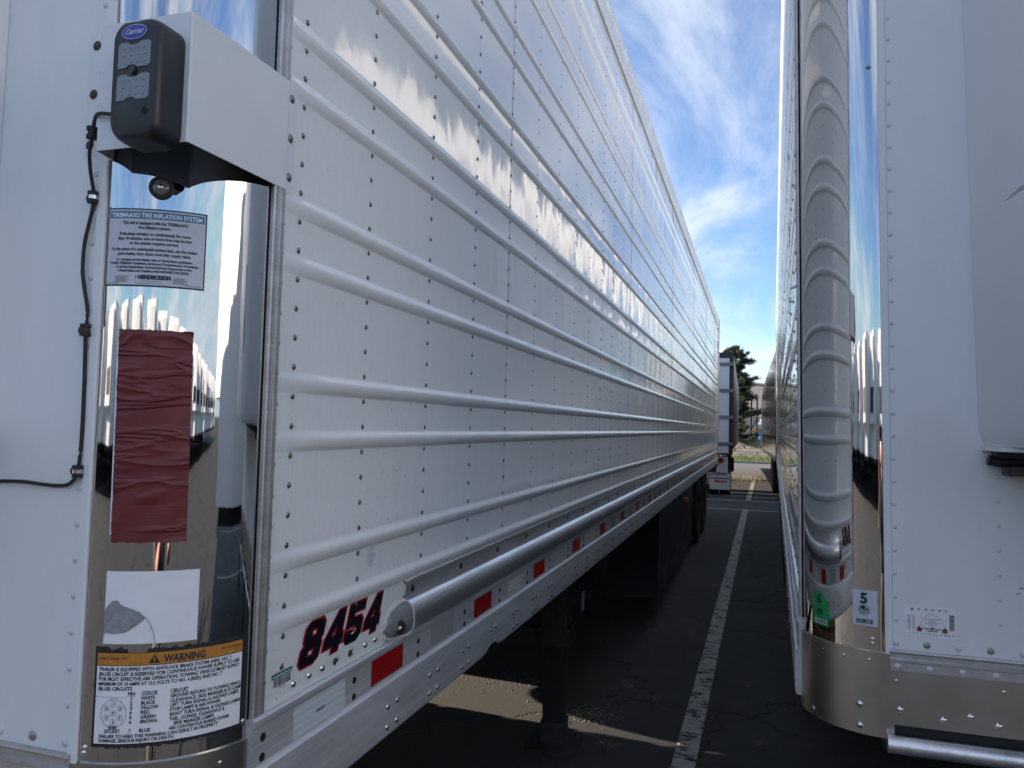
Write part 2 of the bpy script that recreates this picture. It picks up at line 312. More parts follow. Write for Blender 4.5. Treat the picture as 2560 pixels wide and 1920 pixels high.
# ------------------------------------------------------------------ mesh helpers
COL = sc.collection
class MB:
    def __init__(s, f=None): s.v = []; s.f = []; s.t = f
    def add(s, vs, fs):
        o = len(s.v); s.v += [tuple(s.t(*p)) if s.t else tuple(p) for p in vs]; s.f += [tuple(i + o for i in f) for f in fs]
    def box(s, x0, x1, y0, y1, z0, z1):
        s.add([(x0, y0, z0), (x1, y0, z0), (x1, y1, z0), (x0, y1, z0), (x0, y0, z1), (x1, y0, z1), (x1, y1, z1), (x0, y1, z1)],
              [(0, 3, 2, 1), (4, 5, 6, 7), (0, 1, 5, 4), (1, 2, 6, 5), (2, 3, 7, 6), (3, 0, 4, 7)])
    def grid(s, fn, us, vs_):
        nu, nv = len(us), len(vs_)
        s.add([fn(u, v) for v in vs_ for u in us], [(j * nu + i, j * nu + i + 1, (j + 1) * nu + i + 1, (j + 1) * nu + i) for j in range(nv - 1) for i in range(nu - 1)])
    def prof(s, pts, fn, ts, closed=True, caps=True):
        n = len(pts)
        s.add([fn(p, t) for t in ts for p in pts], [(j * n + i, j * n + (i + 1) % n, (j + 1) * n + (i + 1) % n, (j + 1) * n + i) for j in range(len(ts) - 1) for i in range(n if closed else n - 1)])
        if closed and caps:
            o = len(s.v) - n * len(ts)
            s.f.append(tuple(o + i for i in range(n))[::-1]); o2 = len(s.v) - n; s.f.append(tuple(o2 + i for i in range(n)))
    def tube(s, pts, r, seg=8, caps=True):
        pts = [Vector(p) for p in pts]; rings = []; up = Vector((0, 0, 1))
        for i, p in enumerate(pts):
            d = (pts[min(i + 1, len(pts) - 1)] - pts[max(i - 1, 0)]).normalized()
            a = d.cross(up)
            if a.length < 0.05: a = d.cross(Vector((0, 1, 0)))
            a.normalize(); b = d.cross(a)
            rr = r[i] if isinstance(r, (list, tuple)) else r
            rings.append([p + (a * math.cos(2 * PI * k / seg) + b * math.sin(2 * PI * k / seg)) * rr for k in range(seg)])
        s.add([tuple(q) for rg in rings for q in rg], [(j * seg + i, j * seg + (i + 1) % seg, (j + 1) * seg + (i + 1) % seg, (j + 1) * seg + i) for j in range(len(pts) - 1) for i in range(seg)])
        if caps:
            o = len(s.v) - seg * len(pts); s.f.append(tuple(o + i for i in range(seg))[::-1]); o = len(s.v) - seg; s.f.append(tuple(o + i for i in range(seg)))
    def cyl(s, c, axis, r, h, seg=16):
        c = Vector(c); a = Vector(axis).normalized(); s.tube([c - a * h / 2, c + a * h / 2], r, seg)
    def dome(s, c, nrm, r, h, seg=8, rings=2):
        c = Vector(c); n = Vector(nrm).normalized(); a = n.orthogonal().normalized(); b = n.cross(a)
        vs = []; 
        for j in range(rings):
            t = j / rings; rr = r * math.cos(t * PI / 2) if j else r; z = h * math.sin(t * PI / 2)
            vs += [tuple(c + (a * math.cos(2 * PI * k / seg) + b * math.sin(2 * PI * k / seg)) * rr + n * z) for k in range(seg)]
        vs.append(tuple(c + n * h))
        fs = [(j * seg + i, j * seg + (i + 1) % seg, (j + 1) * seg + (i + 1) % seg, (j + 1) * seg + i) for j in range(rings - 1) for i in range(seg)]
        fs += [((rings - 1) * seg + i, (rings - 1) * seg + (i + 1) % seg, rings * seg) for i in range(seg)]
        s.add(vs, fs)
    def mesh(s, name, mat, smooth=0, fix=False):
        me = bpy.data.meshes.new(name); me.from_pydata(s.v, [], s.f)
        if fix:
            bm = bmesh.new(); bm.from_mesh(me); bmesh.ops.recalc_face_normals(bm, faces=bm.faces); bm.to_mesh(me); bm.free()
        me.materials.append(MATS[mat])
        if smooth:
            me.polygons.foreach_set('use_smooth', [True] * len(me.polygons))
            if smooth < 180: me.set_sharp_from_angle(angle=R_(smooth))
        me.update(); return me
    def build(s, name, mat, parent=None, smooth=0, fix=True, kind=None):
        o = bpy.data.objects.new(name, s.mesh(name, mat, smooth, fix)); COL.objects.link(o)
        if parent is not None: o.parent = parent
        if kind: o['kind'] = kind
        return o
def tag(o, label=None, cat=None, group=None, kind=None):
    if label: o['label'] = label
    if cat: o['category'] = cat
    if group: o['group'] = group
    if kind: o['kind'] = kind
    return o
def empty(name, loc=(0, 0, 0), rot=(0, 0, 0)):
    o = bpy.data.objects.new(name, None); COL.objects.link(o); o.location = loc; o.rotation_euler = rot; o.empty_display_size = 0.1; return o
def copy_tree(o, parent=None):
    c = o.copy(); COL.objects.link(c)
    if parent: c.parent = parent
    for ch in list(o.children): copy_tree(ch, c)
    return c
def rbox(mb, x0, x1, y0, y1, z0, z1, r=0.02, seg=3):
    """box with its four vertical (z) edges rounded"""
    pts = []
    for cx, cy, a0 in ((x1 - r, y1 - r, 0), (x0 + r, y1 - r, 90), (x0 + r, y0 + r, 180), (x1 - r, y0 + r, 270)):
        for k in range(seg + 1):
            a = R_(a0 + 90 * k / seg); pts.append((cx + r * math.cos(a), cy + r * math.sin(a)))
    mb.prof(pts, lambda p, z: (p[0], p[1], z), [z0, z1])
def lin(a, b, n): return [a + (b - a) * i / n for i in range(n + 1)]

# text and flat artwork -> (verts, faces) in a plane
def text_geo(txt, size, align='LEFT', shear=0.0, offset=0.0, width=None, res=2, spacing=1.0):
    cu = bpy.data.curves.new('t', 'FONT'); cu.body = txt; cu.size = size; cu.align_x = align; cu.shear = shear; cu.offset = offset; cu.resolution_u = res; cu.space_character = spacing
    ob = bpy.data.objects.new('t', cu); COL.objects.link(ob)
    dg = bpy.context.evaluated_depsgraph_get(); me = bpy.data.meshes.new_from_object(ob.evaluated_get(dg))
    vs = [tuple(v.co[:2]) for v in me.vertices]; fs = [tuple(p.vertices) for p in me.polygons]
    bpy.data.meshes.remove(me); bpy.data.objects.remove(ob); bpy.data.curves.remove(cu)
    if width and vs:
        xs = [v[0] for v in vs]; w = max(xs) - min(xs)
        if w > 0:
            k = width / w; vs = [(v[0] * k, v[1]) for v in vs]
    return vs, fs
def poly_geo(loops, offset=0.0):
    cu = bpy.data.curves.new('p', 'CURVE'); cu.dimensions = '2D'; cu.fill_mode = 'BOTH'; cu.offset = offset
    for lp in loops:
        sp = cu.splines.new('POLY'); sp.points.add(len(lp) - 1)
        for i, (x, y) in enumerate(lp): sp.points[i].co = (x, y, 0, 1)
        sp.use_cyclic_u = True
    ob = bpy.data.objects.new('p', cu); COL.objects.link(ob)
    dg = bpy.context.evaluated_depsgraph_get(); me = bpy.data.meshes.new_from_object(ob.evaluated_get(dg))
    vs = [tuple(v.co[:2]) for v in me.vertices]; fs = [tuple(p.vertices) for p in me.polygons]
    bpy.data.meshes.remove(me); bpy.data.objects.remove(ob); bpy.data.curves.remove(cu)
    return vs, fs
class Art:
    """flat artwork drawn in (u, v) metres and laid on a surface by mapping fn(u, v, h)"""
    def __init__(s, fn): s.fn = fn; s.layers = {}
    def mb(s, mat): return s.layers.setdefault(mat, MB())
    def put(s, mat, geo, u=0, v=0, h=0.0004, su=1, sv=1, rot=0):
        vs, fs = geo; c, sn = math.cos(rot), math.sin(rot)
        s.mb(mat).add([s.fn(u + (x * su) * c - (y * sv) * sn, v + (x * su) * sn + (y * sv) * c, h) for x, y in vs], fs)
    def text(s, mat, txt, u, v, size, align='LEFT', h=0.0006, width=None, **k):
        s.put(mat, text_geo(txt, size, align, width=width, **k), u, v, h)
    def rect(s, mat, u0, u1, v0, v1, h=0.0003, nu=8, nv=1):
        s.mb(mat).grid(lambda a, b: s.fn(a, b, h), lin(u0, u1, nu), lin(v0, v1, nv))
    def disc(s, mat, u, v, ru, rv, h=0.0005, seg=16):
        s.mb(mat).add([s.fn(u + ru * math.cos(2 * PI * k / seg), v + rv * math.sin(2 * PI * k / seg), h) for k in range(seg)], [tuple(range(seg))])
    def ring(s, mat, u, v, ru, rv, w, h=0.0006, seg=28, a0=0, a1=360):
        s.mb(mat).grid(lambda a, b: s.fn(u + (ru + b) * math.cos(R_(a)), v + (rv + b) * math.sin(R_(a)), h), lin(a0, a1, seg), [-w / 2, w / 2])
    def build(s, parent, names):
        out = []
        for mat, mb in s.layers.items():
            out.append(mb.build(names.get(mat, 'lettering'), mat, parent, fix=False))
        return out

def px_of(p):
    d = Vector(p) - CAM; z = d.dot(c_fwd)
    if z < 0.05: return (-9999, -9999, 1)
    return (1280 + F_PX * d.dot(c_right) / z, 960 + F_PX * d.dot(c_down) / z, z)

# ------------------------------------------------------------------ setting
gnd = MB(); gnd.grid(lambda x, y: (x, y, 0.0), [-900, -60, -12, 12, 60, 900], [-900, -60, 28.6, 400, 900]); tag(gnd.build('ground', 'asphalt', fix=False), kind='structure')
rd = MB(); rd.grid(lambda x, y: (x, y, 0.004), [-200, -20, 20, 200], [29.0, 43.0]); tag(rd.build('road', 'road_asphalt', fix=False), kind='structure')
def stripe(name, pts, w, mat='line_paint'):
    m = MB(); (x0, y0), (x1, y1) = pts; d = Vector((x1 - x0, y1 - y0)).normalized(); n = Vector((-d.y, d.x)) * w / 2
    L = (Vector(pts[1]) - Vector(pts[0])).length; k = max(2, int(L / 0.25)); rnd = random.Random(3)
    vs = []
    for i in range(k + 1):
        c = Vector(pts[0]).lerp(Vector(pts[1]), i / k); j = 1 + rnd.uniform(-.04, .04)
        vs += [(c.x + n.x * j, c.y + n.y * j, 0.006), (c.x - n.x * j, c.y - n.y * j, 0.006)]
    m.add(vs, [(2 * i, 2 * i + 1, 2 * i + 3, 2 * i + 2) for i in range(k)])
    return tag(m.build(name, mat, fix=False), kind='structure')
stripe('parking_stripe', ((-0.385, 0.2), (-0.235, 18.0)), 0.118)
stripe('parking_stripe', ((-0.20, 20.3), (-0.10, 28.5)), 0.118)
stripe('painted_line', ((-9, 17.75), (9, 17.85)), 0.10, 'line_thin'); stripe('painted_line', ((-9, 19.95), (9, 20.25)), 0.10, 'line_thin')
for k in range(-6, 8):
    if k != 0: stripe('parking_stripe', ((-0.385 + 3.6 * k, 0.2), (-0.235 + 3.6 * k, 18.0)), 0.118)
kb = MB(); kb.box(-200, 200, 43.0, 43.2, 0, 0.13); tag(kb.build('kerb', 'kerb'), kind='structure')
gs = MB(); gs.box(-200, 200, 43.2, 50.2, 0.0, 0.10); tag(gs.build('grass_verge', 'grass_green'), kind='structure')
def blades(name, mat, spots, hmin, hmax, w, per, label):
    m = MB(); rnd = random.Random(11)
    for (x, y, z, sp) in spots:
        for k in range(per):
            bx, by = x + rnd.gauss(0, sp), y + rnd.gauss(0, sp); hgt = rnd.uniform(hmin, hmax); a = rnd.uniform(0, 2 * PI); ln = rnd.uniform(.1, .6) * hgt
            dx, dy = math.cos(a), math.sin(a)
            m.add([(bx - dy * w, by + dx * w, z), (bx + dy * w, by - dx * w, z), (bx + dx * ln, by + dy * ln, z + hgt)], [(0, 1, 2)])
    return tag(m.build(name, mat, fix=False), label=label, kind='stuff')
rnd = random.Random(5)
blades('verge_grass', 'grass_blade', [(rnd.uniform(-5, 4), rnd.uniform(43.3, 49.8), 0.1, 0.18) for _ in range(420)], 0.05, 0.16, 0.012, 26, 'sunlit green grass on the verge below the block wall')
blades('dry_ground_weeds', 'dry_weed', [(-1.6 + 0.33 * k + rnd.uniform(-.1, .1), 28.2 + rnd.uniform(-.4, .4), 0, 0.12) for k in range(12)], 0.08, 0.28, 0.01, 40, 'yellow weeds growing along the far edge of the parking lot')
# grit patch by the landing leg
pb = MB(); rnd = random.Random(9)
for k in range(420):
    if k < 260: x, y = rnd.gauss(-0.98, .09), rnd.gauss(4.72, .09)
    else: x, y = rnd.uniform(-2.2, -1.3), rnd.gauss(5.05, .12)
    r = rnd.uniform(.003, .011); pb.dome((x, y, -0.001), (rnd.uniform(-.2, .2), rnd.uniform(-.2, .2), 1), r, r * .8, 5, 1)
tag(pb.build('loose_grit', 'grit', fix=False), label='loose stones scattered on the asphalt beside the landing leg', kind='stuff')

# ------------------------------------------------------------------ trailers
POST = 0.330; ROW = 0.0546; Z0 = 1.737; RC = 0.205; WID = 2.59
RIBS = [Z0 + ROW * (b + d) for b in range(-6, 42, 6) for d in (-0.5, 1.5)]
RIBS = sorted(set([Z0 + ROW * k for k in (-6.5, -4.5, -0.5, 1.5, 5.5, 7.5, 11.5, 13.5, 17.5, 19.5, 23.5, 25.5, 29.5, 31.5, 35.5, 37.5)]))
ROOF = 4.12
def rib_profile(z0, z1):
    pts = [(0.0, z0)]
    for c in RIBS:
        if c - .03 < z0 or c + .03 > z1: continue
        hw = .0208
        pts.append((0.0, c - hw - .001))
        for i in range(0, 11):
            t = i / 10                       # bottom -> top
            if t < 0.55: d = math.sin(t / 0.55 * PI / 2) ** 0.8
            else:
                q = (t - .55) / .45; d = 0.5 + 0.5 * math.cos(q * PI)
            pts.append((-0.0090 * d, c - hw + 2 * hw * t))
    pts.append((0.0, z1)); return pts

RIV = {}
def rivet_mesh(kind):
    if kind not in RIV:
        mat, seg, rings, hz = {'side': ('rivet_metal', 8, 2, .45), 'white': ('rivet_white', 10, 2, .42), 'bright': ('rivet_bright', 10, 2, .5), 'dull': ('rivet_dull', 10, 2, .4), 'rust': ('rust_bolt', 10, 2, .3)}[kind]
        m = MB(); m.dome((0, 0, -0.02), (0, 0, 1), 1.0, hz, seg, rings)
        me = m.mesh('rivet', mat, 180); RIV[kind] = me
    return RIV[kind]
Q_SIDE = {}
def rivet(parent, kind, co, nrm, r):
    o = bpy.data.objects.new('rivet', rivet_mesh(kind)); COL.objects.link(o); o.parent = parent
    o.location = co; o.scale = (r, r, r); o.rotation_mode = 'QUATERNION'
    o.rotation_quaternion = Vector((0, 0, 1)).rotation_difference(Vector(nrm)); return o

def rub_rail_parts(T, f, rr):
    m = MB(f); m.prof(rr, lambda p, t: (p[0], t, p[1]), lin(.768, 15.9, 10)); m.build('rub_rail', 'rub_alu', T, smooth=35)
    # cast end cap: half-ellipsoid nose
    m = MB(f)
    cap = [(-.000, 1.311), (-.008, 1.3125), (-.0165, 1.310), (-.0245, 1.304), (-.0305, 1.295), (-.034, 1.283), (-.0345, 1.268), (-.032, 1.254), (-.027, 1.243), (0.0, 1.2395)]
    cap = [(x if x > -.0075 else -.0075 + (x + .0075) * 0.76, z) for x, z in cap]
    def cap_fn(p, t):
        k = math.sqrt(max(0.0, 1 - ((.768 - t) / .105) ** 2)); kz = max(k, 0.12)
        return (p[0] * k - .0005, t, 1.270 + (p[1] - 1.270) * kz ** .75)
    m.prof(cap, cap_fn, [.768 - .105 * math.sin(a * PI / 2 / 10) for a in range(11)], closed=True); capo = m.build('rub_rail_end_cap', 'cast_grey', T, smooth=50)
    m = MB(f)
    m.cyl((-.0212, .704, 1.266), (-.88, -.47, 0), .0165, .006, 20); m.build('recess', 'seal_black', capo, smooth=30)
    m = MB(f); m.dome((-.0240, .7025, 1.265), (-.88, -.47, .1), .0055, .004, 10, 2); m.build('fastener', 'rivet_bright', capo, smooth=180)
    # sealant beads
    m = MB(f); rs = random.Random(4)
    def bead(pts, r):
        P = []
        for i in range(len(pts) - 1):
            a, b = Vector(pts[i]), Vector(pts[i + 1]); k = max(1, int((b - a).length / .006))
            for j in range(k): P.append(a.lerp(b, j / k) + Vector((0, rs.uniform(-.0006, .0006), rs.uniform(-.0009, .0009))))
        P.append(Vector(pts[-1])); m.tube(P, [r * rs.uniform(.65, 1.25) for _ in P], 6)
    bead([(-.001, .766, 1.315), (-.001, .722, 1.313), (-.001, .690, 1.303), (-.001, .668, 1.285), (-.001, .658, 1.266), (-.001, .666, 1.249), (-.003, .690, 1.239), (-.008, .72, 1.2370), (-.016, .745, 1.2375), (-.022, .768, 1.239)], .0062)
    bead([(-.001, .764, 1.313), (-.013, .769, 1.311), (-.025, .769, 1.297), (-.0290, .769, 1.270), (-.027, .769, 1.250), (-.020, .769, 1.240)], .0032)
    bead([(-.002, .764, 1.312), (-.002, .764, 1.36), (-.002, .80, 1.3605), (-.002, 1.5, 1.3605), (-.002, 2.6, 1.3605)], .0040)
    m.build('sealant_bead', 'sealant', T, smooth=80)
    m = MB(f); m.box(-.004, 0, 2.6, 15.9, 1.3585, 1.3625); m.build('sealant_strip', 'sealant', T)

def make_trailer(name, loc, rot, sx, front_only=False):
    """local frame: side skin in plane x=0 facing -sx, nose in plane y=0, body towards +sx x, tail at +y"""
    T = empty(name, loc, rot)
    f = lambda x, y, z: (sx * x, y, z)
    W = Matrix.LocRotScale(Vector(loc), None, None) @ __import__('mathutils').Euler(rot).to_matrix().to_4x4()
    def wpx(p): return px_of(W @ Vector(f(*p)))
    # --- side skin, one sheet per four posts, each lapping 2 mm proud of the next
    y_first = RC + .004
    cols = [0.260] + [0.529 + POST * k for k in range(0, 48)]
    bounds = [y_first] + [0.529 + POST * k + .018 for k in (3, 7, 11, 15, 19, 23, 27, 31, 35, 39, 43)] + [16.15]
    prof = rib_profile(1.226, 3.965)
    for i in range(len(bounds) - 1):
        a, b = bounds[i], bounds[i + 1]; off = 0.0 if i % 2 == 0 else 0.0012
        m = MB(f); m.prof(prof, lambda p, t: (p[0] * min(1.0, .18 + .82 * max(0.0, (t - RC - .01) / .16) ** .8) - off, t, p[1]), ([RC + .004, RC + .03, RC + .06, RC + .09, RC + .12, RC + .17] + lin(RC + .3, b, 3) if i == 0 else lin(a - .02, b, 4)), closed=False); m.build('side_panel', 'side_skin', T, smooth=60, fix=False)
    # --- top rail
    tr = [(0, 3.955), (-.012, 3.955), (-.016, 3.965), (-.016, 3.985), (-.010, 3.992), (-.010, 4.075), (-.018, 4.085), (-.020, 4.10), (-.016, 4.118), (0.02, 4.125), (0.06, 4.125), (.06, 3.955)]
    m = MB(f); m.prof(tr, lambda p, t: (p[0], t, p[1]), lin(RC, 16.16, 6)); m.build('top_rail', 'rail_alu', T, smooth=25)
    # --- roof, far wall, tail
    m = MB(f); m.box(.061, WID - .01, RC, 16.15, 4.06, 4.11); m.build('roof', 'trailer_white', T)
    m = MB(f); m.box(WID - .03, WID, RC, 16.15, 1.03, 4.09); m.build('far_side_wall', 'trailer_white', T)
    m = MB(f); m.box(.005, WID - .031, 16.10, 16.14, 1.12, 4.05); m.build('rear_door', 'door_white', T)
    m = MB(f); m.box(-.022, .09, 16.165, 16.25, .95, 4.15); m.box(-.0, WID, 16.17, 16.245, 4.0, 4.149); m.box(.0, WID, 16.17, 16.245, .951, 1.11); m.build('rear_frame', 'brushed_steel', T)
    # --- bottom rail (profile out of the skin plane)
    br = [(0.01, 1.236), (-.010, 1.238), (-.0145, 1.234), (-.0145, 1.226), (-.009, 1.222), (-.009, 1.155), (-.012, 1.151), (-.018, 1.148), (-.019, 1.143), (-.019, 1.036), (-.016, 1.029), (-.010, 1.027), (0.03, 1.027), (0.03, 1.236)]
    def br_fn(p, t):
        z = p[1]
        if z < 1.04: z += 0.022 * math.exp(-((t - 1.405) / .05) ** 2) * (1 if sx < 0 else 0)      # the dent in the lower edge
        return (p[0], t, z)
    ys = sorted(set([RC - .037] + lin(.5, 2.2, 40) + lin(2.4, 16.15, 12)))
    m = MB(f); m.prof(br, br_fn, ys); m.build('bottom_rail', 'rail_alu', T, smooth=20)
    # --- rub rail: flange and half-round bumper
    rr = [(0.0, 1.358), (-.005, 1.358), (-.005, 1.318), (-.007, 1.312), (-.015, 1.309), (-.023, 1.303), (-.029, 1.294), (-.0325, 1.282), (-.033, 1.268), (-.031, 1.256), (-.027, 1.250), (-.0265, 1.243), (-.020, 1.2400), (0.0, 1.2395)]
    rr = [(x if x > -.0075 else -.0075 + (x + .0075) * 0.72, z) for x, z in rr]
    if sx > 0:
        m = MB(f); m.tube([(-.001, .20, 1.262), (-.001, 4, 1.262), (-.001, 16, 1.262)], .0055, 10); m.build('side_moulding', 'rub_alu', T, smooth=50)
    if sx < 0: rub_rail_parts(T, f, rr)
    # --- reflective tapes
    n_t = 0
    k = 0
    for k in range(0, 46):
        yc = 0.673 + .3255 * k
        if k % 2 == 0: mat = 'tape_red_bright' if k >= 4 else 'tape_red'
        else: mat = ('tape_grey' if k == 1 else 'tape_gold' if k <= 7 else 'tape_grey')
        if k > 6 and k % 2 == 0: mat = 'tape_red'
        m = MB(f); m.grid(lambda a, b: (-.0097, a, b), [yc - .080, yc + .080], [1.161, 1.217]); m.build('reflective_tape', mat, T, fix=False)
    m = MB(f); m.grid(lambda a, b: (-.0097, a, b), [.290, .478], [1.157, 1.216]); m.build('reflective_tape', 'tape_white', T, fix=False)
    a_ = Art(lambda u, v, h: f(-.0098 - h, u, v)); a_.text('ink', 'DOT-C2', .384, 1.183, .008, 'CENTER', offset=.0003); a_.ring('paper_grey', .9985, 1.189, .019, .021, .0011, h=.0003); a_.build(T, {'ink': 'lettering', 'paper_grey': 'printed_ring'})
    # --- holes and rivets of the rail
    holes = MB(f)
    def hole(y, z, r=.0075, x=-.0094): holes.cyl((x, y, z), (1, 0, 0), r, .0012, 12)
    for yy in [.199] + [.517 + .3235 * k for k in range(0, 46)]:
        hole(yy, 1.199); hole(yy, 1.165)
    hole(.199, 1.250, .0085, -.0002)
    if sx < 0:
        for k in range(0, 46): hole(.805 + POST * k, 1.337, .0095, -.0051)
    holes.build('bolt_hole', 'hole_black', T)['kind'] = 'stuff'
    rest = MB(); cnt = 0
    def riv(x, y, z, r, kind, n=(-1, 0, 0), minpx=8.5):
        nonlocal cnt
        p = wpx((x, y, z)); size = 2 * r * F_PX / p[2]
        nn = (sx * n[0], n[1], n[2])
        if size >= minpx and -20 < p[0] < 2580 and -20 < p[1] < 1940 and cnt < 297 and p[2] > 0.3:
            rivet(T, kind, f(x, y, z), nn, r); cnt += 1
        else: rest.dome(f(x, y, z), nn, r, r * .45, 6, 1 if size < 5 else 2)
    rows = list(range(-8, 41))
    for ci, y in enumerate(cols):
        if y > 16.1: continue
        for r in rows:
            z = Z0 + ROW * r
            if z > 3.94: continue
            if y > .70 and z < 1.366 and sx < 0: continue
            riv(-.0003, y, z, .0062, 'side')
    for r in range(0, 92):
        z = 1.285 + .0303 * 1.8 * r
        if z < 3.94: riv(.001, y_first + .001, z, .006, 'side')
    for y in (.301, .354, .401, .449, .510, .577, .623): riv(-.0003, y, 1.2565, .0078, 'bright' if y not in (.449, .510) else 'rust')
    yq = [.661, .711, .899, .952, 1.130, 1.181, 1.373, 1.424]
    yq += [y0 + .238 * k for k in range(1, 60) for y0 in (1.373, 1.424) if y0 + .238 * k < 16]
    for y in yq:
        riv(-.0192, y, 1.0970, .0078, 'bright'); riv(-.0192, y, 1.0510, .0078, 'bright')
    for k in range(0, 145): riv(-.0102, .3 + .11 * k, 4.062, .004, 'side'); 
    for k in range(0, 290): riv(-.0102, .3 + .055 * k, 4.006, .004, 'side')
    # --- corner: mirror-polished quarter cylinder
    cyl = lambda phi, z, rad=RC: f(RC - rad * math.cos(R_(phi)), RC - rad * math.sin(R_(phi)), z)
    m = MB(); m.grid(lambda a, z: cyl(a, z, RC + .0002), lin(4, 88.5, 44), lin(1.19, 4.05, 10)); m.build('mirror_corner_panel', 'mirror_steel', T, smooth=180, fix=False)
    m = MB(); m.grid(lambda a, z: cyl(a, z, RC + .0026), lin(4.2, 7.2, 2), [1.215, 4.04]); m.build('corner_seal', 'seal_black', T, fix=False)
    m = MB(); m.grid(lambda a, z: cyl(a, z, RC + .0026), lin(85.6, 88.0, 2), [1.195, 4.04]); m.build('corner_seal', 'seal_black', T, fix=False)
    # ribbed aluminium post on the side edge
    pp = [(.168, .0), (.168, -.006), (.1705, -.0085), (.176, -.0085), (.178, -.0055), (.1795, -.0055), (.181, -.0085), (.1835, -.0085), (.185, -.0055), (.1865, -.0055), (.1885, -.008), (.199, -.008), (.2025, -.005), (.2025, 0)]
    m = MB(f); m.prof([(q[0] + .002, q[1]) for q in pp], lambda p, z: (p[1], p[0], z), [1.222, 4.03]); m.build('corner_post', 'trim_alu', T, smooth=25)
    m = MB(f); m.prof([(.187, 0), (.187, -.004), (.189, -.006), (.2035, -.006), (.2050, -.004), (.2050, 0)], lambda p, z: (p[0], p[1], z), [1.205, 4.03]); m.build('corner_trim', 'nose_white', T, smooth=25)
    # lower stainless band wrapping the corner
    m = MB(); m.grid(lambda a, z: cyl(a, z, RC + .0045), lin(2, 90, 40), [1.0, 1.2065])
    m.grid(lambda a, q: cyl(a, 1.2065 if q < .5 else 1.2065, RC + .0045 if q < .5 else RC - .002), lin(2, 90, 40), [0, 1])
    m.grid(lambda a, q: cyl(a, 1.0, RC + .0045 if q < .5 else RC - .05), lin(2, 90, 40), [0, 1])
    m.build('corner_band', 'brushed_steel', T, smooth=40, fix=False)
    m = MB(f); m.box(RC - .008, WID - RC, -.0035, .0, 1.036, 1.168); m.box(RC - .008, RC + .001, -.0034, -.0001, 1.001, 1.036); m.build('nose_band', 'brushed_steel', T)
    m = MB(f); m.box(RC - .02, WID - .2, .012, .10, .965, 1.035); m.build('nose_sill', 'seal_black', T)
    # nose skin, outer sheet then inner sheet
    m = MB(f); m.box(RC + .0005, .426, -.0022, .0, 1.2165, 4.06); m.build('nose_panel', 'nose_white', T)
    m = MB(f); m.box(.4262, WID - RC, -.0010, .0, 1.2165, 4.06); m.build('nose_panel', 'nose_white', T)
    fr = [(0, 1.218), (-.007, 1.218), (-.008, 1.213), (-.0045, 1.208), (-.0045, 1.200), (-.009, 1.196), (-.009, 1.191), (-.0065, 1.189), (-.0065, 1.168), (0, 1.166)]
    m = MB(f); m.prof([(q[0] - .0023, q[1]) for q in fr], lambda p, x: (x, p[0], p[1]), [RC - .008, WID - RC]); m.build('nose_rail', 'trim_alu', T, smooth=25)
    N = (0, -1, 0)
    for k in range(0, 50): riv(.212, -.0022, 1.2905 + .0567 * k, .0058, 'white', N)
    for k in range(0, 46): riv(.4375, -.0010, 1.2985 + .0583 * k, .0056, 'white', N)
    for k in range(-0, 14): riv(.2115 + .068 * k, -.0022, 1.2340, .0088, 'dull' if k % 2 else 'white', N)
    for k in range(0, 14): riv(.213 + .0705 * k, -.0090, 1.1795, .0070, 'white', N)
    for x, z, r in ((.211, 1.1425, .0046), (.441, 1.1425, .0048), (.219, 1.073, .0085), (.313, 1.060, .0085), (.371, 1.075, .0085), (.429, 1.061, .0085), (.489, 1.075, .0085)): riv(x, -.0036, z, r, 'bright', N)
    for ph, z, r in ((24.4, 1.184, .0042), (41, 1.1835, .0042), (57.9, 1.184, .0044), (74.9, 1.185, .0044), (30.7, 1.019, .0062), (68.6, 1.072, .0078), (68.5, 1.020, .0078)):
        riv(RC - (RC + .0046) * math.cos(R_(ph)), RC - (RC + .0046) * math.sin(R_(ph)), z, r, 'bright', (-math.cos(R_(ph)), -math.sin(R_(ph)), 0))
    for ph, z in (((77, 1.236), (77, 1.2255)) if sx > 0 else ((82.2, 1.229), (82.6, 1.2205), (12.7, 1.238))):
        riv(RC - RC * math.cos(R_(ph)), RC - RC * math.sin(R_(ph)), z, .0050, 'bright', (-math.cos(R_(ph)), -math.sin(R_(ph)), 0))
    o = rest.build('rivet', 'rivet_metal', T, smooth=0, fix=False); o['kind'] = 'stuff'
    # nose-to-band tube
    m = MB(f); m.tube([(.187, -.022, .995), (.6, -.022, .995), (1.3, -.022, .995), (WID - .2, -.022, .995)], .0215, 16); m.build('nose_tube', 'rub_alu', T, smooth=40)
    # --- reefer unit on the nose
    m = MB(f)
    pts = []
    def uf(p, z):
        k = (z - 1.72) / 2.2; s_ = (.034 if sx > 0 else .008) * (1 - k)
        sh = min(1.0, max(0.0, (z - 1.70) / .05)); inset = .02 * (1 - sh)
        x = p[0]; y = p[1]
        return (x + (s_ + inset if x < WID / 2 else -s_ - inset), y + inset, z)
    up = []
    x0, x1, y0, y1 = (.366 if sx > 0 else .418), WID - .418, -.72, -.003
    half = [(0, y1), (.006, -.10), (.016, -.20), (.040, -.28), (.085, -.60), (.115, -.68), (.17, -.73), (.26, -.75)] if sx > 0 else [(0, y1), (.006, -.06), (.016, -.13), (.040, -.185), (.085, -.245), (.26, -.47), (.30, -.51), (.36, -.545), (.44, -.555)]
    up = [(x0 + a, b) for a, b in half] + [(x1 - a, b) for a, b in half[::-1]]
    m.prof(up, uf, [1.722, 1.735, 1.76, 2.3, 3.0, 3.9]); u = m.build('reefer_unit', 'unit_white', T, smooth=40)
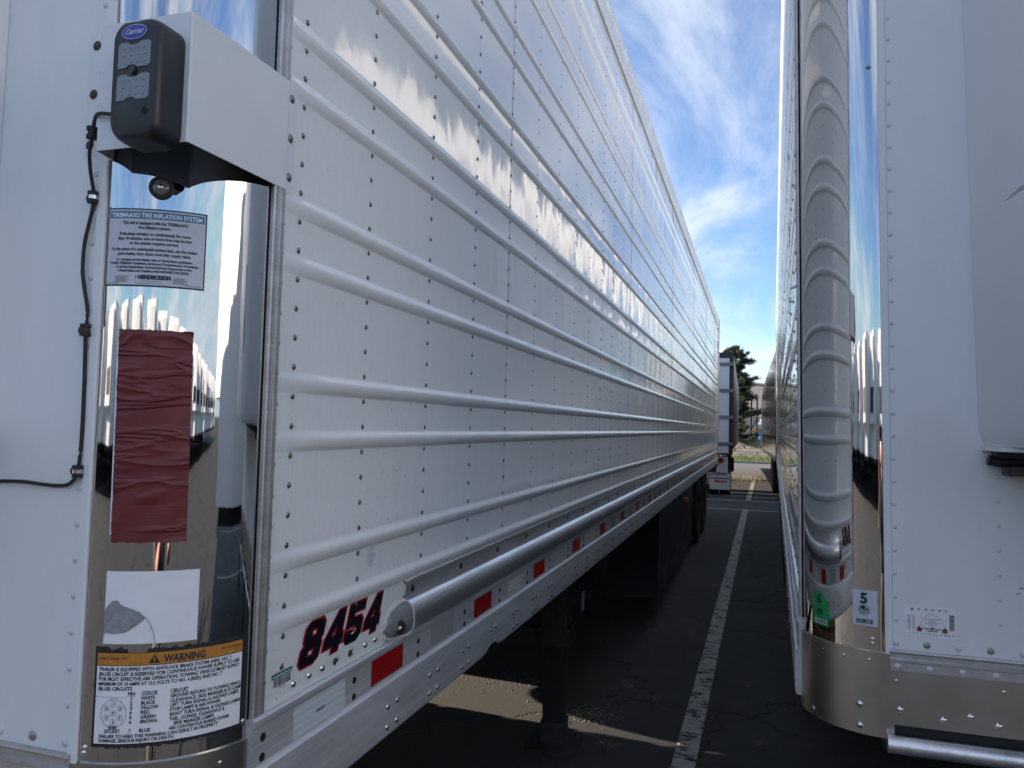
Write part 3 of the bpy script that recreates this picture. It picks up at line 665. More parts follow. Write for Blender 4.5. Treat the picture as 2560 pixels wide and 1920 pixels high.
    m = MB(f); m.add([(x, y, z) for z in (1.712, 1.7215) for x, y in ((.404, -.004), (.41, -.14), (.47, -.25), (.70, -.52), (WID - .7, -.52), (WID - .47, -.25), (WID - .41, -.14), (WID - .404, -.004))], [tuple(range(8)), tuple(range(8, 16))] + [(q, (q + 1) % 8, 8 + (q + 1) % 8, 8 + q) for q in range(8)]); m.build('unit_flange', 'bracket_white', u)
    m = MB(f); m.box(x0 + .235, x0 + .275, -.7535, -.735, 1.98, 2.30); m.build('unit_vent', 'seal_black', u)
    if sx > 0:
        def slat(za, zb, w, mat):
            m = MB(f); a0, b0, a1, b1 = x0 + .016 + .026, -.20, x0 + .040 + .026, -.28
            def q(t_, z, h): return (a0 + (a1 - a0) * t_ - .96 * h, b0 + (b1 - b0) * t_ - .28 * h, z)
            vs = [q(t_, z, h) for h in (.0006, -.01) for t_, z in ((.1, za), (1.4, zb - w), (1.4, zb))]
            m.add(vs, [(0, 1, 2), (3, 4, 5), (0, 1, 4, 3), (1, 2, 5, 4), (2, 0, 3, 5)]); m.build('moulded_recess', mat, u)
        slat(2.262, 2.290, .018, 'tape_grey')
    m = MB(f); m.tube([(.41, -.035, 1.690), (.43, -.035, 1.686), (1.2, -.035, 1.686), (WID - .41, -.035, 1.686)], .0125, 12); m.box(.425, WID - .43, -.06, -.003, 1.695, 1.712); m.build('unit_bumper', 'black_plastic', u, smooth=40)
    m = MB(f); rbox(m, .442, .75, -.08, -.003, 1.655, 1.676, .015); m.build('drain_box', 'black_plastic', u, smooth=40)
    # --- underside
    m = MB(f)
    m.box(.03, WID - .03, .16, 16.1, 1.13, 1.16)
    for k in range(0, 50): m.box(.03, WID - .03, .3 + .32 * k, .36 + .32 * k, 1.045, 1.13)
    m.build('floor_frame', 'under_black', T)['kind'] = 'stuff'
    m = MB(f); m.box(.35, WID - .35, .1, 1.3, 1.035, 1.045); m.box(.08, WID - .08, .08, .11, 1.03, 1.16); m.build('coupler_plate', 'under_black', T)
    gear = MB(f)
    LY = 3.215; gx = .225
    lg = []
    for xx in (gx, WID - gx):
        g = MB(f); rbox(g, xx - .075, xx + .075, LY - .075, LY + .075, .58, 1.045, .012); rbox(g, xx - .09, xx + .09, LY - .09, LY + .09, .56, .66, .015)
        L1 = g.build('landing_leg', 'gear_paint', T, smooth=30)
        g = MB(f); rbox(g, xx - .057, xx + .057, LY - .057, LY + .057, .06, .60, .008); g.build('inner_tube', 'under_black', L1, smooth=30)
        g = MB(f); rbox(g, xx - .065, xx + .065, LY - .065, LY + .065, .03, .15, .01); rbox(g, xx - .13, xx + .13, LY - .15, LY + .15, .004, .028, .03); g.build('foot_pad', 'gear_paint', L1, smooth=30)
        g = MB(f); g.tube([(xx + .02, LY + .06, .62), (xx + .02, LY + .62, 1.05)], .022, 6); g.tube([(xx, LY + .05, .70), (xx, LY + .25, 1.05)], .03, 6); g.build('brace', 'gear_paint', L1)
    g = MB(f); g.box(gx + .09, WID - gx - .09, LY - .04, LY + .04, .54, .63); g.box(gx + .09, gx + .30, LY - .05, LY + .05, .53, .64); g.build('cross_member', 'gear_paint', T)
    g = MB(f); g.tube([(gx - .10, LY + .02, .90), (gx - .17, LY + .02, .90), (gx - .17, LY + .10, .72)], .012, 6); g.box(gx - .11, gx - .07, LY + .07, LY + .10, .76, .90); g.build('crank_handle', 'gear_paint', T)
    g = MB(f); g.box(gx - .13, gx - .125, LY + .055, LY + .105, .73, .83); g.build('tag_plate', 'paper_torn', T)
    for xs in (1, -1):
        xo = .012 if xs > 0 else WID - .012; xi = .42 if xs > 0 else WID - .42
        ys_, ye_ = (6.05, 9.75) if xs > 0 else (4.53, 10.6)  # far skirt lengthened to stop sun leaking under the body
        g = MB(f)
        g.add([(xi, ys_ - .3, .27), (xo, ys_, .25), (xo, ys_, 1.03), (xi, ys_ - .3, 1.03)], [(0, 1, 2, 3)])
        g.add([(xo, ys_, .25), (xo, ye_, .25), (xo, ye_, 1.03), (xo, ys_, 1.03)], [(0, 1, 2, 3)])
        g.build('side_skirt', 'skirt_dark', T, fix=False)
        g = MB(f); g.cyl((xo - .022 * xs, 8.55, .90), (xs, 0, 0), .034, .05, 14); g.build('marker_lamp', 'amber', T, smooth=40)
    # added far-side cylinder shapes the sun patch; tank deep under the middle
    g = MB(f); g.cyl((WID - .32, 4.15, 1.04), (1, 0, 0), .46, .3, 32); g.build('sun_block_cylinder', 'gear_paint', T, smooth=40)
    g = MB(f); rbox(g, .34, .78, 3.85, 4.85, .52, 1.03, .05); g.build('battery_box', 'under_black', T, smooth=40)
    # wheels: two axles, outer and inner tyres on each side
    tm = {}
    for ax in (11.35, 12.62):
        g = MB(f); g.cyl((WID / 2, ax, .51), (1, 0, 0), .065, WID - .7, 12); g.build('axle', 'gear_paint', T)
        for xc in (.16, .50, WID - .50, WID - .16):
            w = empty('wheel'); w.parent = T; w.location = f(xc, ax, .512)
            g = MB(); prof_t = [(-.13, .30), (-.14, .42), (-.125, .49), (-.09, .51), (-.03, .512), (-.028, .503), (-.02, .503), (-.018, .512), (.018, .512), (.02, .503), (.028, .503), (.03, .512), (.09, .51), (.125, .49), (.14, .42), (.13, .30)]
            if 'tyre' not in tm:
                g.grid(lambda a, i: (prof_t[int(i)][0], prof_t[int(i)][1] * math.cos(R_(a)), prof_t[int(i)][1] * math.sin(R_(a))), lin(0, 360, 36), list(range(len(prof_t)))); tm['tyre'] = g.mesh('tyre', 'tyre', 40)
                g = MB(); rp = [(-.135, .30), (-.12, .28), (-.05, .27), (-.05, .16), (-.10, .14), (-.13, .10), (-.13, .0)]
                if sx > 0: pass
                g.grid(lambda a, i: (rp[int(i)][0], rp[int(i)][1] * math.cos(R_(a)), rp[int(i)][1] * math.sin(R_(a))), lin(0, 360, 24), list(range(len(rp))))
                g.grid(lambda a, i: (-rp[int(i)][0], rp[int(i)][1] * math.cos(R_(a)), rp[int(i)][1] * math.sin(R_(a))), lin(0, 360, 24), list(range(len(rp)))); tm['rim'] = g.mesh('rim', 'gear_paint', 40)
            for nm in ('tyre', 'rim'):
                q = bpy.data.objects.new(nm, tm[nm]); COL.objects.link(q); q.parent = w
    for xc in (.33, WID - .33):
        g = MB(f); g.box(xc - .30, xc + .30, 13.25, 13.27, .22, .98); g.build('mud_flap', 'rubber', T)
    g = MB(f); g.box(.3, WID - .3, 10.8, 13.2, .86, 1.03); g.build('bogie_frame', 'under_black', T)
    g = MB(f); g.box(.15, WID - .15, 16.16, 16.24, .48, .58); g.box(.5, .58, 16.16, 16.24, .58, .95); g.box(WID - .58, WID - .5, 16.16, 16.24, .58, .95); g.build('underride_bar', 'gear_paint', T)
    return T, f, cyl

LX, LYN = -0.82, 0.972
TL, fl, cylL = make_trailer('reefer_trailer', (LX, LYN, 0), (0, 0, 0), -1)
tag(TL, 'white refrigerated semi trailer on the left numbered 8454, with ribbed side and mirror polished corner', 'trailer')
TH = 0.0195; LEAN = 0.0125
Mr = Matrix.Rotation(-TH, 4, 'Z') @ Matrix.Rotation(-LEAN, 4, 'Y')
Tr = Vector((.115, 2.343, 1.9)) - Mr @ Vector((0, .205, 1.9))
eul = Mr.to_euler()
TR, fr_, cylR = make_trailer('reefer_trailer', tuple(Tr), tuple(eul), 1)
tag(TR, 'white refrigerated semi trailer on the right with green and white inspection stickers', 'trailer')

# ------------------------------------------------------------------ artwork on the left trailer
def side_map(u, v, h): return fl(-.0004 - h, u - LYN, v)            # u = world y, v = world z
def corner_map(phi_c):                                               # u metres along the arc, to the right in the photo
    return lambda u, v, h: cylL(phi_c - math.degrees(u / RC), v, RC + .0008 + h)
# number 8454
D8 = [[(.10, 0), (.46, 0), (.58, .10), (.60, .42), (.53, .50), (.60, .58), (.60, .88), (.50, 1), (.14, 1), (.02, .88), (.02, .60), (.09, .50), (.0, .40), (.0, .12)],
      [(.20, .18), (.20, .36), (.40, .36), (.40, .18)], [(.21, .64), (.21, .82), (.40, .82), (.40, .64)]]
D4 = [[(.33, 0), (.53, 0), (.53, .16), (.62, .16), (.62, .40), (.56, .40), (.56, 1), (.34, 1), (0, .38), (0, .16), (.33, .16)], [(.18, .38), (.36, .70), (.36, .38)]]
D5 = [[(.10, 0), (.48, 0), (.60, .12), (.60, .50), (.50, .62), (.22, .62), (.22, .78), (.60, .78), (.60, 1), (.02, 1), (.02, .42), (.38, .42), (.38, .20), (.22, .20), (.22, .33), (0, .33), (0, .12)]]
def digits(off):
    vs, fs = [], []
    for i, d in enumerate((D8, D4, D5, D4)):
        g = poly_geo([[(x, y) for x, y in lp] for lp in d], off)
        o = len(vs); vs += [((x + i * .735) * .1125 + .36 * y * .083, y * .078) for x, y in g[0]]; fs += [tuple(q + o for q in f_) for f_ in g[1]]
    return vs, fs
m = MB(); g = digits(0.055); m.add([side_map(1.283 + x, 1.279 + y, .0004) for x, y in g[0]], g[1]); num = m.build('fleet_number', 'decal_red', TL, fix=False)
m = MB(); g = digits(0.012); m.add([side_map(1.283 + x, 1.279 + y, .0008) for x, y in g[0]], g[1]); m.build('digits', 'decal_black', num, fix=False)
# barcode sticker
def barcode(a, mat, u0, u1, v0, v1, n=26, h=.0006, seed=1, vertical=False):
    r = random.Random(seed); pos = 0; w = []
    while pos < 1:
        b = r.choice((.012, .02, .03, .045)); w.append((pos, min(1, pos + b))); pos += b + r.choice((.012, .018, .03))
    for p, q in w:
        if vertical: a.rect(mat, u0, u1, v0 + (v1 - v0) * p, v0 + (v1 - v0) * q, h, 1)
        else: a.rect(mat, u0 + (u1 - u0) * p, u0 + (u1 - u0) * q, v0, v1, h, 1)
m = MB(); m.grid(lambda a, b: side_map(a, b, .0002), [1.203, 1.265], [1.263, 1.291]); bs = m.build('barcode_sticker', 'paper_white', TL, fix=False)
A = Art(side_map); A.rect('label_teal', 1.202, 1.266, 1.2835, 1.2925, .0005, 1); A.text('paper_white', 'www.KarServices.com', 1.205, 1.2858, .0058, width=.057, h=.0008, offset=.0002)
barcode(A, 'ink', 1.208, 1.261, 1.268, 1.283, seed=3); A.text('ink', 'KAR22482', 1.235, 1.2635, .0045, 'CENTER'); A.build(bs, {'ink': 'bars', 'label_teal': 'header', 'paper_white': 'lettering'})

# tire inflation label: phi 84.5..41, z 1.957..2.084
Wd = math.radians(84.3 - 41.0) * RC; M = corner_map(84.3)
m = MB(); m.grid(lambda a, b: M(a, b, 0), lin(0, Wd, 14), [1.9565, 2.0835]); lab = m.build('tire_system_label', 'ink', TL, fix=False)
m = MB(); m.grid(lambda a, b: M(a, b, .0004), lin(.0022, Wd - .0022, 14), [1.9590, 2.0812]); m.build('face', 'paper_grey', lab, fix=False)
A = Art(M); A.rect('label_blue', .004, Wd - .004, 2.0665, 2.0785, .0006, 14)
A.text('paper_white', 'TIREMAAX® TIRE INFLATION SYSTEM', .0075, 2.0688, .0098, width=Wd - .015, h=.0010, offset=.0003)
def lines(A, mat, rows, cx, size, off=.0002):
    for txt, v, w in rows:
        g = text_geo(txt, size, 'LEFT', width=w, offset=off); A.put(mat, g, cx - w / 2, v, .0010)
cx = Wd / 2 - .001
lines(A, 'ink', [('This unit is equipped with the TIREMAAX®', 2.0575, .100), ('tire inflation system.', 2.0500, .050), ('If the lamp remains on continuously for more', 2.0395, .109), ('than 10 minutes, one or more tires may be low', 2.0320, .114), ('or the system requires service.', 2.0245, .075),
                 ('In the event of a substantial system leak, set the trailer', 2.0145, .131), ('park brakes, then close controller supply valve.', 2.0070, .112)], cx, .0072)
lines(A, 'ink', [('For complete service details, refer to Hendrickson publication', 1.9980, .117), ('T51002 TIREMAAX Installation, Service and Troubleshooting Procedures,', 1.9920, .137), ('or call the Hendrickson Technical Services Department in the', 1.9860, .116), ('United States and Canada at 866-RIDEAIR (743-3247).', 1.9800, .108)], cx, .0056)
lines(A, 'ink', [('HENDRICKSON', 1.9690, .048)], cx + .004, .0085, .0007)
A.text('ink', 'H', cx - .0265, 1.9690, .0085)
for q in range(6):
    A.rect('ink_grey', .018, .042 - .003 * (q % 3), 1.9725 - .0018 * q, 1.9732 - .0018 * q, .0010, 2); A.rect('ink_grey', .108, .130 - .003 * ((q + 1) % 3), 1.9725 - .0018 * q, 1.9732 - .0018 * q, .0010, 2)
A.rect('ink_grey', .060, .090, 1.9650, 1.9657, .001, 2); A.rect('ink_grey', .050, .096, 1.9615, 1.9621, .001, 2); A.rect('ink_grey', .004, .025, 1.9612, 1.9620, .001, 2); A.rect('ink_grey', Wd - .03, Wd - .005, 1.9612, 1.9620, .001, 2)
A.build(lab, {'label_blue': 'header', 'paper_white': 'title', 'ink': 'lettering', 'ink_grey': 'small_print'})

# red duct-tape patch, rough-edged: phi 75..43.5, z 1.548..1.887
m = MB(); rs = random.Random(2)
us = lin(74.9, 43.4, 26); vv = lin(1.548, 1.887, 90)
def patch(a, z):
    j = 0
    if z < 1.549: j = -.0012 + .0022 * rs.random()
    if z > 1.886: j = -.001 + .002 * rs.random()
    lean = (z - 1.548) / .339 * 1.2
    return cylL(a + lean + (rs.uniform(-.12, .12) if a in (us[0], us[-1]) else 0), z + j, RC + .0016 + .0004 * math.sin(z * 90 + a * .3))
m.grid(patch, us, vv); m.build('red_tape_patch', 'red_patch', TL, smooth=180, fix=False)
m = MB(); m.grid(lambda a, z: cylL(a + (z - 1.548) / .339 * 1.2, z, RC + .0006), [75.7, 74.8], lin(1.56, 1.884, 6)); m.build('tape_backing', 'paper_white', TL, fix=False)

# blank white label with torn corner: phi 76..37, z 1.39..1.504
Ww = math.radians(76.0 - 37.1) * RC; M = corner_map(76.0)
m = MB(); m.grid(lambda a, b: M(a, b, 0), lin(0, Ww, 14), lin(1.390, 1.503, 3)); wl_ = m.build('blank_label', 'paper_white', TL, fix=False)
A = Art(M)
tear = [(0, .012), (.004, .018), (.003, .030), (.001, .046), (.003, .060), (.010, .067), (.020, .068), (.024, .062), (.032, .058), (.044, .054), (.054, .049), (.063, .040), (.055, .033), (.046, .026), (.038, .020), (.030, .017), (.015, .016)]
def lerp_pts(P, u):
    for (a, b), (c, d) in zip(P, P[1:]):
        if a <= u <= c: return b + (d - b) * (u - a) / max(1e-9, c - a)
    return P[-1][1]
t_lo = [(0, .012), (.004, .017), (.015, .0155), (.030, .017), (.038, .020), (.046, .026), (.055, .033), (.063, .040)]
t_hi = [(0, .052), (.006, .061), (.012, .067), (.020, .068), (.024, .062), (.032, .058), (.044, .054), (.054, .049), (.063, .0402)]
tu = sorted(set(lin(0, .063, 16) + [p[0] for p in t_lo + t_hi]))
A.mb('paper_torn').grid(lambda u, q: M(u, 1.390 + lerp_pts(t_lo if q == 0 else t_hi, u), .0005), tu, [0, 1])
edge = [(.063, .040), (.070, .028), (.075, .014), (.077, .0), (.0778, .0), (.076, .014), (.0712, .028), (.0640, .0405)]
A.put('ink_grey', (edge, [tuple(range(len(edge)))]), 0, 1.390, .0005)
A.build(wl_, {'paper_torn': 'torn_patch', 'ink_grey': 'crease'})

# ABS warning label: phi 78..15, z 1.236..1.371 on ragged black backing
M = corner_map(78.0); Wn = math.radians(78.0 - 14.9) * RC
m = MB(); rs = random.Random(6)
nu = 60; us = lin(-.004, Wn + .012, nu)
top = {u: 1.3855 - (.006 * rs.random() if .02 < u < .17 else .0) - (.008 if .045 < u < .075 else 0) for u in us}; bot = {u: 1.2285 + .004 * rs.random() for u in us}
m.grid(lambda a, b: M(a, (bot[a] if b == 0 else top[a]), 0), us, [0, 1]); lab = m.build('abs_warning_label', 'seal_black', TL, fix=False)
m = MB(); m.grid(lambda a, b: M(a, b, .0004), lin(0, Wn, 20), [1.2370, 1.3560]); m.build('face', 'paper_white', lab, fix=False)
A = Art(M); A.rect('label_orange', 0, Wn, 1.3572, 1.3760, .0006, 20)
A.text('ink', 'WARNING', .0995, 1.3600, .0165, width=.062, h=.0010, offset=.0006)
A.text('ink', 'GREAT  DANE,  LTD', .004, 1.3660, .0062, width=.042, h=.0010); A.text('ink', 'PART NO. 42185246', Wn - .040, 1.3672, .0052, width=.037, h=.0010)
A.put('ink', ([(0, 0), (.017, 0), (.0085, .0135)], [(0, 1, 2)]), .077, 1.3595, .0010); A.text('label_orange', '!', .0841, 1.3607, .0110, h=.0014, offset=.0003)
def L(txt, u, v, w, size=.0077, off=.00024): A.put('ink', text_geo(txt, size, 'LEFT', width=w, offset=off), u, v, .0010)
for txt, v, w in (('TRAILER IS EQUIPPED WITH ANTILOCK BRAKE SYSTEM (ABS). NO. 7', 1.3488, .202), ('(BLUE) CIRCUIT IS RESERVED FOR CONTINUOUS POWER SUPPLY TO ABS', 1.3413, .217), ('FOR MOST EFFECTIVE ABS OPERATION, TOWING VEHICLE MUST SUPPLY', 1.3338, .217), ('MINIMUM OF 10 AMPS AT 12.5 VOLTS TO NO. 4 (RED) AND NO. 7', 1.3263, .186), ('(BLUE) CIRCUITS.', 1.3188, .053)): L(txt, .0035, v, w)
L('PIN', .0495, 1.3110, .010); L('COLOR', .0695, 1.3115, .023); L('CIRCUIT', .111, 1.3115, .026)
A.rect('ink', .049, .0605, 1.3098, 1.3102, .001, 2); A.rect('ink', .069, .0935, 1.3102, 1.3106, .001, 2); A.rect('ink', .1105, .138, 1.3102, 1.3106, .001, 2)
for i, (p, c, w, t_, tw) in enumerate((('1', 'WHITE', .020, 'GROUND RETURN TO TOWING VEHICLE', .117), ('2', 'BLACK', .021, 'CLEARANCE, SIDE MARKER & ID LAMPS', .118), ('3', 'YELLOW', .026, 'LEFT TURN SIGNAL & HAZARD LAMPS', .110), ('4', 'RED', .013, 'STOP LAMPS & ABS POWER', .078), ('5', 'GREEN', .022, 'RIGHT TURN SIGNAL & HAZARD LAMPS', .114), ('6', 'BROWN', .024, 'TAIL, LICENSE, CLEARANCE &', .086))):
    v = 1.3036 - .0072 * i; L(p, .0530, v, .0014 if p == '1' else .0035); L(c, .0690, v, w); L(t_, .111, v, tw)
L('SIDE MARKER LAMPS', .117, 1.2604, .062); L('ABS CONTINUOUS SHARED POWER', .111, 1.2532, .095); L('7', .0530, 1.2540, .0035); L('BLUE', .0680, 1.2540, .016)
L('J560', .0225, 1.2600, .0130); L('SOCKET', .0165, 1.2540, .024); L('FAILURE TO HEED THIS WARNING CAN RESULT IN PROPERTY', .0085, 1.2462, .178, .0074); L('DAMAGE, SERIOUS INJURY OR DEATH.', .0085, 1.2396, .110, .0072)
A.rect('ink_grey', .0, .0490, 1.3084, 1.3088, .0010, 4)
A.ring('ink', .0290, 1.2835, .0190, .0215, .0006, h=.0010)
A.rect('ink', .0242, .0246, 1.3040, 1.3075, .001, 1); A.rect('ink', .0336, .0340, 1.3040, 1.3075, .001, 1); A.rect('ink', .0242, .0340, 1.3073, 1.3077, .001, 1)
for ch, du, dv in (('1', 0, .0135), ('2', .0100, .0075), ('3', .0100, -.0065), ('4', 0, -.0130), ('5', -.0100, -.0065), ('6', -.0100, .0075), ('7', 0, .0)):
    A.ring('ink', .0290 + du, 1.2840 + dv, .0040, .0044, .0005, h=.0010, seg=16); A.text('ink', ch, .0290 + du, 1.2818 + dv, .0062, 'CENTER', h=.0010, offset=.0002)
A.build(lab, {'label_orange': 'header', 'ink': 'lettering', 'ink_grey': 'pen_line'})

# round clearance lamp on the corner
pc = R_(60.9); cx_, cy_ = RC - RC * math.cos(pc), RC - RC * math.sin(pc); nrm = (-math.cos(pc), -math.sin(pc), 0)
g = MB(); c0 = Vector(fl(cx_, cy_, 2.119)); nn = Vector((math.cos(pc), -math.sin(pc), 0))
g.cyl(c0 + nn * .0012, nn, .0190, .006, 28); lamp = g.build('clearance_lamp', 'rubber', TL, smooth=40)
g = MB(); g.dome(c0 + nn * .0040, nn, .0130, .0045, 24, 4); g.build('lens', 'glass_lens', lamp, smooth=180)
g = MB(); g.dome(c0 + nn * .0082, nn, .0045, .0016, 12, 3); g.build('bulb', 'rivet_bright', lamp, smooth=180)

# folded bracket box and work light
g = MB(); th = .0016
def wpt(x, y, z): return (x - LX, y - LYN, z)
def sheet(mb, pts, z0s, z1s):
    n = len(pts); vs = [wpt(p[0], p[1], z0s[i]) for i, p in enumerate(pts)] + [wpt(p[0], p[1], z1s[i]) for i, p in enumerate(pts)]
    mb.add(vs, [(i, i + 1, n + i + 1, n + i) for i in range(n - 1)])
bp = [(-1.060, .9685), (-1.034, .9685), (-.998, .9685), (-.982, .920), (-.8135, .920), (-.811, .9225), (-.811, 1.171), (-.818, 1.174), (-.8188, 1.206)]
z0s = [2.172, 2.172, 2.160, 2.158, 2.158, 2.158, 2.161, 2.158, 2.158]; z1s = [2.378, 2.382, 2.360, 2.358, 2.357, 2.357, 2.360, 2.352, 2.350]
sheet(g, bp, z0s, z1s)
ip = [(x + (-.002 if x > -.83 else 0), y + .002) for x, y in bp]; sheet(g, ip, z0s, z1s)
for zz, s_ in ((z0s, 0), (z1s, 0)):
    n = len(bp); g.add([wpt(bp[i][0], bp[i][1], zz[i]) for i in range(n)] + [wpt(ip[i][0], ip[i][1], zz[i]) for i in range(n)], [(i, i + 1, n + i + 1, n + i) for i in range(n - 1)])
br_ = g.build('light_bracket', 'bracket_white', TL, smooth=30, fix=False)
g = MB(); g.add([wpt(-.982, .922, 2.350), wpt(-.8135, .922, 2.350), wpt(-.8135, 1.17, 2.350), wpt(-.998, .9685, 2.350)], [(0, 1, 2, 3)]); g.build('lid', 'under_black', br_, fix=False)
for (x, y, z) in ((-1.044, .968, 2.357), (-1.046, .968, 2.275), (-1.048, .968, 2.190)): rivet(br_, 'rust', Vector(wpt(x, y, z)), (0, -1, 0), .0085)
for z in (2.336, 2.262, 2.190): rivet(br_, 'side', Vector(wpt(-.8183, 1.190, z)), (1, 0, 0), .0085)
# lamp housing: rounded slab, fatter in the middle, 4 rows of LEDs behind two lenses
hx0, hx1, hz0, hz1, hy0, hy1 = -.908, -.822, 2.146, 2.322, .868, .9195
def hp(s):                                               # outline of the front, unit square to metres
    out = []
    for cx, cz, a0 in ((hx1 - .020, hz1 - .018, 0), (hx0 + .020, hz1 - .018, 90), (hx0 + .024, hz0 + .030, 180), (hx1 - .020, hz0 + .022, 270)):
        for k in range(6):
            a = R_(a0 + 18 * k); rx, rz = (.020, .018) if cz > 2.25 else ((.024, .030) if cx < -.87 else (.020, .022))
            out.append((cx + rx * math.cos(a), cz + rz * math.sin(a)))
    cxm, czm = (hx0 + hx1) / 2, (hz0 + hz1) / 2
    out = [(p[0], p[1] + (.008 * (1 - ((p[0] - cxm) / .043) ** 2) if p[1] > czm else 0)) for p in out]
    return [(cxm + (p[0] - cxm) * s, czm + (p[1] - czm) * s) for p in out]
g = MB(); base = hp(1.0); ringsY = [(hy1, 1.0), (hy0 + .020, 1.0), (hy0 + .010, .985), (hy0 + .003, .955), (hy0, .90)]
n = len(base); vs = []
for y, s in ringsY: vs += [wpt(p[0], y, p[1]) for p in hp(s)]
g.add(vs, [(j * n + i, j * n + (i + 1) % n, (j + 1) * n + (i + 1) % n, (j + 1) * n + i) for j in range(len(ringsY) - 1) for i in range(n)] + [tuple((len(ringsY) - 1) * n + i for i in range(n))])
wlight = g.build('work_light', 'black_plastic', TL, smooth=50)
for zc in (2.272, 2.224):
    g = MB(); o_ = [(-.894, zc - .019), (-.880, zc - .019), (-.874, zc - .015), (-.864, zc - .015), (-.858, zc - .019), (-.840, zc - .019), (-.836, zc - .015), (-.836, zc + .016), (-.840, zc + .019), (-.854, zc + .019), (-.860, zc + .015), (-.872, zc + .015), (-.878, zc + .019), (-.890, zc + .019), (-.894, zc + .015)]
    n = len(o_); g.add([wpt(p[0], hy0 - .0012, p[1]) for p in o_] + [wpt(p[0], hy0 + .004, p[1]) for p in o_], [tuple(range(n))] + [(i, (i + 1) % n, n + (i + 1) % n, n + i) for i in range(n)])
    g.build('lens', 'lens_frost', wlight, smooth=20)
    g = MB()
    for i in range(4):
        for j in range(3): g.dome(wpt(-.883 + .0125 * i, hy0 - .0012, zc - .0105 + .0105 * j), (0, -1, 0), .0026, .0012, 8, 2)
    o = g.build('led_cluster', 'led', wlight, smooth=180); o['kind'] = 'stuff'
g = MB(); g.cyl(wpt(-.865, hy0 - .002, 2.248), (0, 1, 0), .0060, .006, 16); g.build('screw_boss', 'black_plastic', wlight, smooth=40)
g = MB(); g.cyl(wpt(-.842, hy0 - .0006, 2.187), (0, 1, 0), .0055, .002, 16); g.build('screw_hole', 'hole_black', wlight, smooth=40)
LM = lambda u, v, h: wpt(-.867 + u, hy0 - .0006 - h, 2.3060 + v)
A = Art(LM); A.disc('logo_white', 0, 0, .0225, .0112, .0004, 28); A.disc('logo_blue', 0, 0, .0213, .0101, .0007, 28)
g2 = text_geo('Carrier', .0108, 'CENTER', shear=.25, offset=.0003); A.put('logo_white', g2, 0, -.0032, .0012)
for q in A.build(wlight, {'logo_blue': 'badge', 'logo_white': 'badge_lettering'}): pass
# cable and P-clips
cpts = [(-.905, .905, 2.196), (-.925, .906, 2.2025), (-.950, .909, 2.209), (-.975, .913, 2.213), (-1.002, .932, 2.211), (-1.0245, .950, 2.190), (-1.031, .953, 2.170), (-1.031, .957, 2.140), (-1.028, .962, 2.110), (-1.0285, .963, 2.085), (-1.034, .963, 2.060), (-1.041, .963, 2.030), (-1.043, .963, 2.005), (-1.042, .963, 1.975), (-1.035, .963, 1.945), (-1.028, .963, 1.915), (-1.029, .963, 1.882), (-1.0285, .963, 1.86), (-1.0275, .964, 1.80), (-1.0265, .964, 1.74), (-1.0270, .964, 1.70), (-1.0285, .963, 1.668), (-1.034, .963, 1.648), (-1.050, .964, 1.636), (-1.075, .965, 1.633), (-1.11, .965, 1.634), (-1.16, .965, 1.636), (-1.30, .965, 1.630)]
g = MB()
P = []
for i in range(len(cpts) - 1):
    for t_ in (0, .25, .5, .75):
        p0, p1, p2, p3 = (Vector(cpts[max(i - 1, 0)]), Vector(cpts[i]), Vector(cpts[i + 1]), Vector(cpts[min(i + 2, len(cpts) - 1)]))
        P.append(.5 * ((2 * p1) + (-p0 + p2) * t_ + (2 * p0 - 5 * p1 + 4 * p2 - p3) * t_ ** 2 + (-p0 + 3 * p1 - 3 * p2 + p3) * t_ ** 3))
g.tube([wpt(*p) for p in P], .0030, 8); g.build('power_cable', 'rubber', wlight if False else TL, smooth=60)
for (x, y, z, dx) in ((-1.026, .951, 2.202, .022), (-1.0285, .962, 2.100, -.010), (-1.0290, .962, 1.884, -.011), (-1.0290, .962, 1.658, -.011)):
    g = MB(); g.tube([wpt(x, y, z + .0095), wpt(x, y, z + .004), wpt(x, y, z + .0038), wpt(x, y, z - .0038), wpt(x, y, z - .004), wpt(x, y, z - .0095)], [.0085, .0085, .0066, .0066, .0085, .0085], 12)
    g.box(*(sorted((x - LX, x + dx - LX))), y - LYN + .003, y - LYN + .0055, z - .006, z + .006)
    cl = g.build('cable_clip', 'rubber', TL, smooth=40)
    if z < 2.15:
        g = MB(); g.tube([wpt(x, y, z + .0030), wpt(x, y, z - .0030)], .0072, 12); g.build('clip_band', 'rivet_bright' if z > 2 or z < 1.7 else 'rust_bolt', cl, smooth=40)
    rivet(cl, 'rust', Vector(wpt(x + dx, y + (.002 if dx > 0 else .001), z)), (0, -1, 0), .0062)
# oval smudge and wear spots on the side
def flecks(parent, spots, seed):
    m = MB(); r = random.Random(seed)
    for (y, z, ry, rz) in spots:
        n = 9; m.add([side_map(y + ry * math.cos(2 * PI * k / n) * r.uniform(.6, 1.2), z + rz * math.sin(2 * PI * k / n) * r.uniform(.6, 1.2), .0001) for k in range(n)], [tuple(range(n))])
    return m
r = random.Random(12); sp = [(r.gauss(1.66, .06), r.uniform(1.40, 1.80), r.uniform(.0006, .0016), r.uniform(.001, .004)) for _ in range(60)] + [(r.uniform(1.2, 2.1), r.uniform(1.38, 2.6), .0008, .0012) for _ in range(60)]
o = flecks(TL, sp, 1).build('paint_chips', 'paper_torn', TL, fix=False); o['kind'] = 'stuff'
m = MB(); n = 24; m.add([side_map(1.560 + .017 * math.cos(2 * PI * k / n), 1.447 + .023 * math.sin(2 * PI * k / n), .0001) for k in range(n)], [tuple(range(n))]); m.build('smudge', 'tape_white', TL, fix=False)
